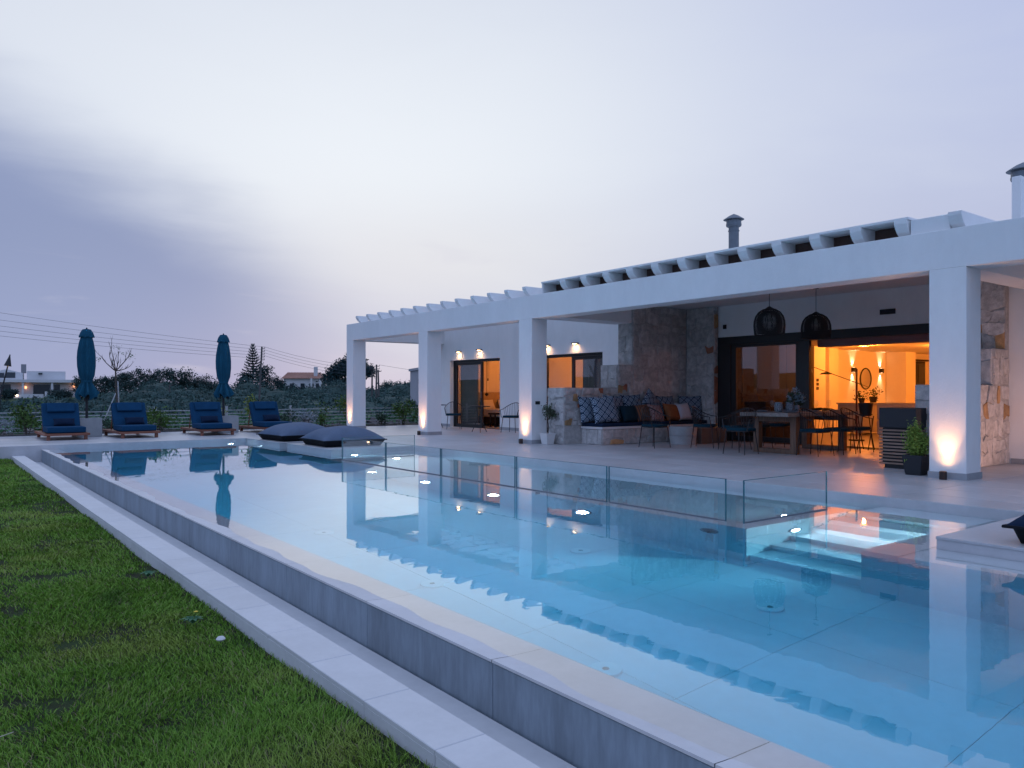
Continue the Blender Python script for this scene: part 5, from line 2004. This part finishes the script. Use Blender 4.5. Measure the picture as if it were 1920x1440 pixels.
# recessed ground light whose glow lies on the deck at the left edge
fl = thing('step_light', 'low step light glowing across the deck at the left edge', 'step light', (0.75, 22.3, 0.002))
MB().box(-0.06, -0.06, 0.0, 0.06, 0.06, 0.32).build('post', CHARC, fl, bevel=0.004)
MB().box(0.0605, -0.045, 0.23, 0.066, 0.045, 0.29).build('lens', WARM, fl)
spot(fl, (0.09, 0, 0.26), (1, -0.5, -0.45), 9, 120, (1.0, 0.68, 0.45), 0.8)

# ---- lawn details
tw = thing('twig', 'pale dry twig lying on the lawn', 'twig', (0.20, 3.62, -0.245), R(20))
MB().tube([(-0.09, 0, 0.0), (0.0, 0.01, 0.012), (0.10, -0.005, 0.02)], [0.003, 0.004, 0.002], 5).build('stick', mat('dry straw', (0.42, 0.38, 0.28), 0.8, 0.15, 30), tw)
for (x, y, lb, sd_) in ((1.30, 4.86, 'broad-leaved weed with a yellow flower next to the kerb', 81), (-0.52, 3.05, 'small broad-leaved weed near the bare patch at the lower left', 82), (1.36, 6.3, 'dark broad-leaved weed at the kerb farther up the lawn', 83)):
    wd = thing('weed', lb, 'weed', (x, y, -0.275), 0, 'weeds in the lawn')
    rr = random.Random(sd_)
    lf = MB()
    for k in range(9):
        t = 2 * PI * k / 9 + rr.uniform(-.2, .2)
        L = rr.uniform(0.05, 0.085)
        c, s = math.cos(t), math.sin(t)
        lf.add([(0, 0, .012), (c * L * .55 - s * .013, s * L * .55 + c * .013, .05), (c * L, s * L, .042), (c * L * .55 + s * .013, s * L * .55 - c * .013, .05)], [(0, 1, 2, 3)])
    lf.build('leaf', leafmat('weed leaf', (0.04, 0.12, 0.06), (0.06, 0.16, 0.08)) if 'weed leaf' not in MATS else MATS['weed leaf'], wd)
    if sd_ == 81:
        MB().lathe([(0.0, .075), (0.014, .08), (0.0, .086)], 10, (0.02, 0.01, 0), cap=False).build('flower', mat('yellow petal', (0.65, 0.48, 0.05), 0.7, 0.1, 20), wd)
        MB().tube([(0, 0, 0.01), (0.02, 0.01, 0.078)], 0.0025, 5).build('stalk', G_SHRUB, wd)
pb_ = thing('pebble', 'pale pebble in the grass beside the kerb', 'stone', (1.33, 4.42, -0.262))
MB().lathe([(0.0, 0.0), (0.022, 0.006), (0.026, 0.014), (0.016, 0.026), (0.0, 0.029)], 12, cap=False).build('pebble_body', COPING, pb_, 50)


# ================================================================== BEYOND THE GARDEN
def scrub_band():
    r = np.random.default_rng(91)
    out = []
    # clumps between 42 and 100 m, seen from the pool
    for k in range(330):
        az_ = R(r.uniform(1.5, 36))
        d = r.uniform(44, 100)
        x, y = d * math.sin(az_), d * math.cos(az_)
        w = r.uniform(1.4, 3.4)
        h = r.uniform(0.7, 1.35) * (0.75 + 0.55 * (d - 44) / 56)
        if d < 62 and r.random() < 0.6:
            h *= 0.5
        if math.degrees(az_) < 9.5 and d > 60:
            h *= 0.5
        z = hills(x, y)
        out.append((x, y, z + h * 0.4, w, w, h * 0.75))
    for k in range(130):
        az_ = R(lerp(1.5, 36, (k + r.random()) / 130))
        d = r.uniform(88, 104)
        x, y = d * math.sin(az_), d * math.cos(az_)
        az2 = math.degrees(az_)
        h = 1.5 + 0.5 * math.sin(az2 * 1.1) + 0.4 * math.sin(az2 * 3.1) + r.uniform(-.3, .4)
        if az2 < 10:
            h *= 0.35
        z = hills(x, y)
        out.append((x, y, z + h * 0.45, 2.6, 2.6, h * 0.8))
    return out


o = leaves('scrub', G_SCRUB, None, scrub_band(), 270000, 0.115, 92, 0.6, 0.0, shell=0.6)
stuff(o)
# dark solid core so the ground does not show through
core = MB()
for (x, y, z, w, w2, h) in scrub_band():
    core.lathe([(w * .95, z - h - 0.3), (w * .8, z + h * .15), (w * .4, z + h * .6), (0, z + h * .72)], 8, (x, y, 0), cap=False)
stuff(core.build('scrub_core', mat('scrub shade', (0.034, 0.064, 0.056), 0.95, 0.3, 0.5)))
# strip of brighter field grass
fgv = []
r = np.random.default_rng(95)
o = leaves('field_grass', leafmat('field blade', (0.045, 0.125, 0.055), (0.075, 0.165, 0.075)), None,
           [(d * math.sin(R(a)), d * math.cos(R(a)), hills(d * math.sin(R(a)), d * math.cos(R(a))) + 0.1, 2.5, 2.5, 0.22) for a in np.arange(1, 30, 1.2) for d in (34, 38, 42)], 9000, 0.16, 96, 0.3, -1.0, shell=0.2)
stuff(o)


def at_px(x, d):
    """world x, y of a direction (photo column) at a depth"""
    k = (x - 960.0) / 1459.0
    a = R(37.27)
    return (d * (math.sin(a) + k * math.cos(a)), d * (math.cos(a) - k * math.sin(a)))


def bushy_tree(label, px, d, h, w, seed, m=G_SCRUB, n=1500, grp='dark trees along the far side of the field', name='bushy_tree', z0=None):
    x, y = at_px(px, d)
    z = hills(x, y) if z0 is None else z0
    root = thing(name, label, 'tree', (x, y, z), 0, grp)
    r = random.Random(seed)
    tb_ = MB()
    tb_.tube([(0, 0, 0), (r.uniform(-.2, .2), 0, h * .3), (r.uniform(-.3, .3), 0, h * .65)], [0.16, 0.13, 0.05], 7)
    blobs = []
    for k in range(9):
        t = r.uniform(0, 2 * PI)
        q = w * r.uniform(0.15, 0.62)
        zz = h * r.uniform(0.35, 0.85)
        blobs.append((q * math.cos(t), q * math.sin(t), zz, w * r.uniform(.28, .45), w * r.uniform(.28, .45), h * r.uniform(.13, .22)))
        tb_.tube([(0, 0, h * .3), (q * math.cos(t), q * math.sin(t), zz)], [0.07, 0.02], 5)
    blobs.append((0, 0, h * .40, w * .6, w * .6, h * .34))
    tb_.build('trunk', BARK, root)
    leaves('crown', m, root, blobs, n, max(0.10, w * 0.042), seed, 0.6, 0.0, shell=0.45)
    return root


trs = [(165, 118, 3.6, 3.0, 'dark tree just right of the white villa, behind the left parasol'),
       (200, 112, 3.9, 2.8, 'dark round tree behind the trunk of the bare young tree'),
       (235, 118, 4.4, 2.8, 'dark tree right of the bare young tree'),
       (268, 112, 5.1, 3.2, 'tallest dark tree of the row left of the right parasol'),
       (302, 116, 4.5, 3.2, 'dark tree in the middle of the row left of the right parasol'),
       (335, 112, 4.9, 3.4, 'broad dark tree in the row left of the right parasol'),
       (368, 116, 4.4, 3.0, 'dark tree in the row close to the right parasol'),
       (400, 112, 4.1, 2.8, 'dark tree partly behind the right parasol'),
       (500, 118, 5.6, 2.8, 'dark rounded tree right of the leaning power pole'),
       (522, 122, 4.0, 2.0, 'dark tree in front of the left end of the tile-roofed house'),
       (560, 118, 2.6, 3.2, 'low wide dark tree in front of the tile-roofed house'),
       (625, 105, 2.9, 2.8, 'low dark bush under the umbrella pine'),
       (740, 100, 2.7, 3.0, 'dark bush seen between the first two columns, left'),
       (775, 100, 2.9, 3.0, 'dark bush seen between the first two columns, right'),
       (14, 112, 1.6, 1.6, 'dark bush in front of the white villa at the left edge'),
       (112, 112, 1.7, 2.0, 'dark bush in front of the right wing of the white villa')]
for i, (px, d, h, w, lb) in enumerate(trs):
    bushy_tree(lb, px, d, h, w, 200 + i, G_PINE if i in (8, 9, 10, 11) else G_TREE, 3200)

# ---- Norfolk pine with a palm in front of it
def conifer():
    x, y = at_px(474, 140)
    root = thing('norfolk_pine', 'tall tiered pine with a needle top beside the leaning power pole', 'tree', (x, y, hills(x, y)))
    H = 10.3
    MB().tube([(0, 0, 0), (0, 0, H * .6), (0, 0, H)], [0.22, 0.12, 0.02], 7).build('trunk', BARK, root)
    mb = MB()
    r = random.Random(33)
    nt = 17
    for i in range(nt):
        z = lerp(2.2, H - 0.5, (i / (nt - 1)) ** 0.95)
        L = lerp(2.7, 0.35, (z - 2.2) / (H - 2.7)) * r.uniform(.9, 1.1)
        nb = 9
        for k in range(nb):
            t = 2 * PI * k / nb + i * 0.4
            c, s = math.cos(t), math.sin(t)
            m = 7
            for q in range(m):
                a, b = q / m, (q + 1) / m
                wd = 0.20 * (1 - 0.5 * a)
                za = z - 0.10 * math.sin(a * PI) + 0.35 * a * a
                zb = z - 0.10 * math.sin(b * PI) + 0.35 * b * b
                p0, p1 = (c * L * a, s * L * a, za), (c * L * b, s * L * b, zb)
                mb.add([p0, (p1[0] - s * wd, p1[1] + c * wd, zb + .10), p1], [(0, 1, 2)])
                mb.add([p0, (p1[0] + s * wd, p1[1] - c * wd, zb + .10), p1], [(0, 1, 2)])
                mb.add([p0, (p1[0], p1[1], zb + .24), p1, (p1[0], p1[1], zb - .12)], [(0, 1, 2, 3)])
    mb.build('crown', G_PINE, root)
    x, y = at_px(462, 132)
    pr = thing('palm_tree', 'shaggy palm standing in front of the tiered pine', 'palm tree', (x, y, hills(x, y)))
    MB().tube([(0, 0, 0), (0, 0, 4.2)], [0.3, 0.22], 8).build('trunk', BARK, pr)
    f = MB()
    for k in range(46):
        t = r.uniform(0, 2 * PI)
        L = r.uniform(1.5, 2.4)
        e = r.uniform(-0.4, 1.2)
        prev = None
        for q in range(6):
            s = q / 5
            p = Vector((math.cos(t) * L * s * math.cos(e * .6), math.sin(t) * L * s * math.cos(e * .6), 4.2 + L * math.sin(e) * s * .8 - 1.2 * s * s))
            if prev is not None:
                d = (p - prev).normalized()
                sd_ = d.cross(Vector((0, 0, 1))).normalized()
                wv = 0.34 * (1 - .5 * s)
                f.add([prev, p + sd_ * wv - Vector((0, 0, .15)), p], [(0, 1, 2)])
                f.add([prev, p - sd_ * wv - Vector((0, 0, .15)), p], [(0, 1, 2)])
            prev = p
    f.build('frond', G_PINE, pr)
    leaves('skirt', G_PINE, pr, [(0, 0, 2.6, 1.2, 1.2, 1.9), (0, 0, 1.0, 1.7, 1.7, 1.2)], 900, 0.28, 34, 0.4)


conifer()


def umbrella_pine():
    x, y = at_px(652, 108)
    root = thing('umbrella_pine', 'broad umbrella pine leaning out from behind the farthest column', 'tree', (x, y, hills(x, y)))
    tb_ = MB()
    tb_.tube([(0.6, 0, 0), (0.4, 0, 1.6), (0.1, 0, 2.6)], [0.3, 0.25, 0.18], 8)
    bl = []
    r = random.Random(44)
    ca, sa = math.cos(R(-37.27)), math.sin(R(-37.27))
    for (u, zz, ru, rz) in ((-3.1, 3.0, 0.9, .42), (-2.5, 3.8, 1.0, .5), (-1.8, 4.5, 1.1, .5), (-0.9, 5.1, 1.2, .5), (0.2, 5.4, 1.3, .5), (1.4, 5.3, 1.2, .5), (2.4, 4.7, 1.1, .5), (3.0, 3.9, 1.0, .5), (-1.0, 4.3, 1.0, .4), (0.8, 4.5, 1.1, .4), (-2.2, 3.1, .7, .3)):
        for v in (-0.9, 0.6):
            bl.append((0.78 * u * ca + v * sa, 0.78 * u * sa - v * ca * -1 * 0.6, zz + r.uniform(-.15, .15), ru, ru, rz))
        tb_.tube([(0.1, 0, 2.5), (u * ca * .55, u * sa * .55, lerp(2.4, zz, .6)), (u * ca, u * sa, zz)], [0.10, 0.06, 0.03], 5)
    tb_.build('trunk', BARK, root)
    leaves('crown', G_PINE, root, bl, 9000, 0.17, 45, 0.5, 0.0, shell=0.4)
    MB().tube([(0.0, 0, 5.4), (0.0, 0, 6.6)], [0.05, 0.02], 5).build('dead_top', BARK, root)
    leaves('top_tuft', G_PINE, root, [(0, 0, 6.1, .3, .3, .08), (0, 0, 6.5, .25, .25, .05)], 60, 0.12, 46)


umbrella_pine()


# ---- far houses
def house_box(mb, u0, v0, z0, u1, v1, z1):
    mb.box(u0, v0, z0, u1, v1, z1)


def far_villa():
    x, y = at_px(70, 135)
    root = thing('white_villa', 'white flat-roofed villa with lit porch far off at the left', 'house', (x, y, 0.3), R(-8))
    w = MB()
    w.box(-8.5, 0, 0, 7.0, 6, 2.55)
    wo = w.build('wall', CREAM, root)
    MB().box(-9.0, -1.9, 2.56, 8.2, 6, 3.05).build('roof', CREAM, root)
    MB().box(-1.6, 1.0, 3.06, 4.2, 5.5, 4.55).build('upper_storey', CREAM, root)
    g = MB()
    g.add([(-6.2, 1.2, 3.06), (-2.2, 1.2, 3.06), (-2.2, 1.2, 4.2), (-4.6, 1.2, 4.85), (-6.2, 1.2, 4.4), (-6.2, 5, 3.06), (-2.2, 5, 3.06), (-2.2, 5, 4.2), (-4.6, 5, 4.85), (-6.2, 5, 4.4)],
          [(0, 1, 2, 3, 4), (9, 8, 7, 6, 5), (0, 5, 6, 1), (1, 6, 7, 2), (2, 7, 8, 3), (3, 8, 9, 4), (4, 9, 5, 0)])
    g.build('gable_room', CREAM, root)
    MB().box(-6.0, 1.12, 3.35, -4.9, 1.19, 4.2).build('window', DARKGLASS, root)
    MB().box(-4.7, 1.12, 3.35, -3.3, 1.19, 4.3).build('window', DARKGLASS, root)
    MB().box(-2.5, 2.0, 4.2, -1.75, 2.8, 5.75).build('chimney', mat('dark far plaster', (0.25, 0.25, 0.27), 0.9, 0.1, 1), root)
    for (a, b) in ((-5.4, -3.9), (-0.6, 1.9), (2.5, 3.4)):
        MB().box(a, -0.06, 0.25, b, -0.005, 2.2).build('window', DARKGLASS, root)
    MB().box(0.15, -0.07, 3.95, 0.75, 0.93, 4.25).build('vent', DARKGLASS, root)
    for xk in (-8.6, -2.2, 2.1, 7.4):
        MB().box(xk, -1.7, 0, xk + .28, -1.4, 2.55).build('pillar', CREAM, root)
    MB().box(-12.5, 0.5, 0, -8.6, 6, 4.6).build('side_wing', CREAM, root)
    MB().box(-9, -2.4, -0.1, 1.0, -2.2, 0.55).build('garden_wall', CREAM, root)
    for (xk, zk, e) in ((-7.6, 1.7, 3), (-1.7, 1.7, 5), (5.6, 1.9, 5)):
        MB().box(xk - .12, -0.16, zk - .18, xk + .12, -0.01, zk + .18).build('porch_lamp', emit('far porch lamp', (1.0, 0.42, 0.20), 3.0), root)
        o = room_light(xk, -0.6, zk, e, (1.0, 0.40, 0.15), 0.1)
        o.parent = root
    for (xk, zk) in ((-4.6, 0.35), (-2.9, 0.35)):
        MB().box(xk - .16, -2.5, zk - .16, xk + .16, -2.41, zk + .12).build('garden_light', emit('far garden lamp', (1.0, 0.72, 0.5), 9.0), root)
    for xk in (1.2, -6.9):
        MB().box(xk, -2.9, 0.2, xk + .45, -2.5, 1.0).build('garden_seat', CREAM, root)


far_villa()


def tiled_house():
    x, y = at_px(568, 135)
    root = thing('tiled_house', 'pale house with a terracotta roof and chimney beyond the field', 'house', (x, y, 0.3), R(-32))
    MB().box(-3.3, 0, 0, 3.1, 5, 3.3).build('wall', CREAM, root)
    g = MB()
    g.add([(-3.6, -0.5, 3.25), (3.3, -0.5, 3.25), (2.7, 2.4, 4.35), (-3.0, 2.4, 4.35), (3.3, 5.3, 3.25), (-3.6, 5.3, 3.25)],
          [(0, 1, 2, 3), (3, 2, 4, 5), (1, 4, 2), (5, 0, 3), (0, 5, 4, 1)])
    rf = g.build('roof', TERRA, root)
    ridge = MB()
    for k in range(22):
        xx = lerp(-3.5, 3.2, k / 21)
        ridge.tube([(xx, -0.5, 3.28), (lerp(-2.95, 2.65, k / 21), 2.4, 4.38)], 0.06, 5)
    ridge.build('tile_row', TERRA, rf)
    MB().box(1.75, 0.6, 3.3, 2.35, 1.2, 5.3).build('chimney', CREAM, rf)
    for a in (-2.2, -0.4, 1.1, 2.2):
        MB().box(a, -0.05, 1.0, a + .7, -0.004, 2.4).build('window', DARKGLASS, root)
    MB().box(2.9, -0.9, 0, 3.2, -0.6, 3.25).build('pillar', CREAM, root)
    MB().box(1.4, -0.9, 0, 1.7, -0.6, 3.25).build('pillar', CREAM, root)


tiled_house()
x, y = at_px(797, 62)
nb = thing('neighbour_house', 'grey rendered building edge seen past the second column', 'house', (x, y, -0.4), R(-20))
MB().box(-0.5, 0, 0, 4, 4, 3.3).build('wall', mat('grey far plaster', (0.38, 0.38, 0.42), 0.9, 0.06, 1), nb)
MB().box(-0.62, -0.12, 3.305, 4.1, 4.1, 3.5).build('parapet', mat('grey far plaster', (0.38, 0.38, 0.42), 0.9, 0.06, 1), nb)
MB().box(-0.55, -0.04, 2.2, 0.6, -0.004, 2.6).build('window', DARKGLASS, nb)


# ---- power line
def pole(px0, px1, d, ztop, label, arms=4):
    x0, y0 = at_px(px0, d)
    x1, y1 = at_px(px1, d)
    z0 = hills(x0, y0) - 0.2
    root = thing('power_pole', label, 'power pole', (x0, y0, z0), 0, 'wooden power poles across the field')
    dx, dy = x1 - x0, y1 - y0
    MB().tube([(0, 0, 0), (dx, dy, ztop - z0)], [0.10, 0.075], 8).build('mast', POLEW, root, 60)
    ins = MB()
    tops = []
    for k in range(arms):
        z = ztop - z0 - 0.15 - 0.26 * k
        f = z / (ztop - z0)
        ins.tube([(dx * f, dy * f, z), (dx * f + 0.22, dy * f - 0.17, z), (dx * f + 0.22, dy * f - 0.17, z + 0.12)], 0.035, 5)
        tops.append(Vector((x0 + dx * f + 0.22, y0 + dy * f - 0.17, z0 + z + 0.12)))
    ins.build('insulator', POLEW, root)
    return tops


def wire(a, b, sag, label):
    pts = []
    for k in range(25):
        t = k / 24
        p = Vector(a).lerp(Vector(b), t)
        p.z -= sag * 4 * t * (1 - t)
        pts.append(p)
    o = MB().tube([p - pts[0] for p in pts], 0.011, 4).build('power_cable', WIRE, None)
    o.location = pts[0]
    tag(o, label, 'cable', 'power cables across the sky')


tA = pole(485, 491, 70, 5.25, 'leaning wooden power pole beside the tiered pine', 5)
tB = pole(697, 698, 75, 3.75, 'wooden power pole just right of the farthest column, with a transformer', 3)
tC = pole(705, 706, 74, 3.78, 'thin wooden power pole in the middle of the group by the farthest column', 3)
pole(711, 709, 73, 3.25, 'short stay pole at the right of the group by the farthest column', 1)
x, y = at_px(696, 75)
tk = thing('transformer', 'small dark transformer can near the top of the pole by the farthest column', 'transformer', (x - 0.1, y - 0.2, 3.2))
MB().lathe([(0.17, 0.0), (0.18, 0.03), (0.18, 0.45), (0.15, 0.5), (0.0, 0.52)], 14).build('can', CHARC, tk, 40)
zl = (7.33, 6.76, 6.22, 5.82, 5.40)
nm = ['topmost', 'second', 'third', 'fourth', 'lowest']
for k in range(5):
    # straight on towards the upper left, out of the frame
    a = Vector(at_px(-150, 60) + (1.12 + (736 - (563, 579, 592, 603, 613)[k]) / 1459 * 60,))
    wire(a, tA[k], 0.20, nm[k] + ' of the five cables running left from the leaning pole')
for k in range(4):
    wire(tA[k], Vector(at_px(690, 75) + (3.6 - 0.3 * k,)), 0.30, nm[k] + ' of the cables running right from the leaning pole to the column' if k < 3 else 'lowest of the cables running right from the leaning pole to the column')
wire(tC[0], Vector(at_px(900, 62) + (2.25,)), 0.08, 'single cable between the first and second columns')
x, y = at_px(318, 85)
pole(318, 318, 85, 2.0, 'short pale pole standing in the scrub between the parasols', 1)
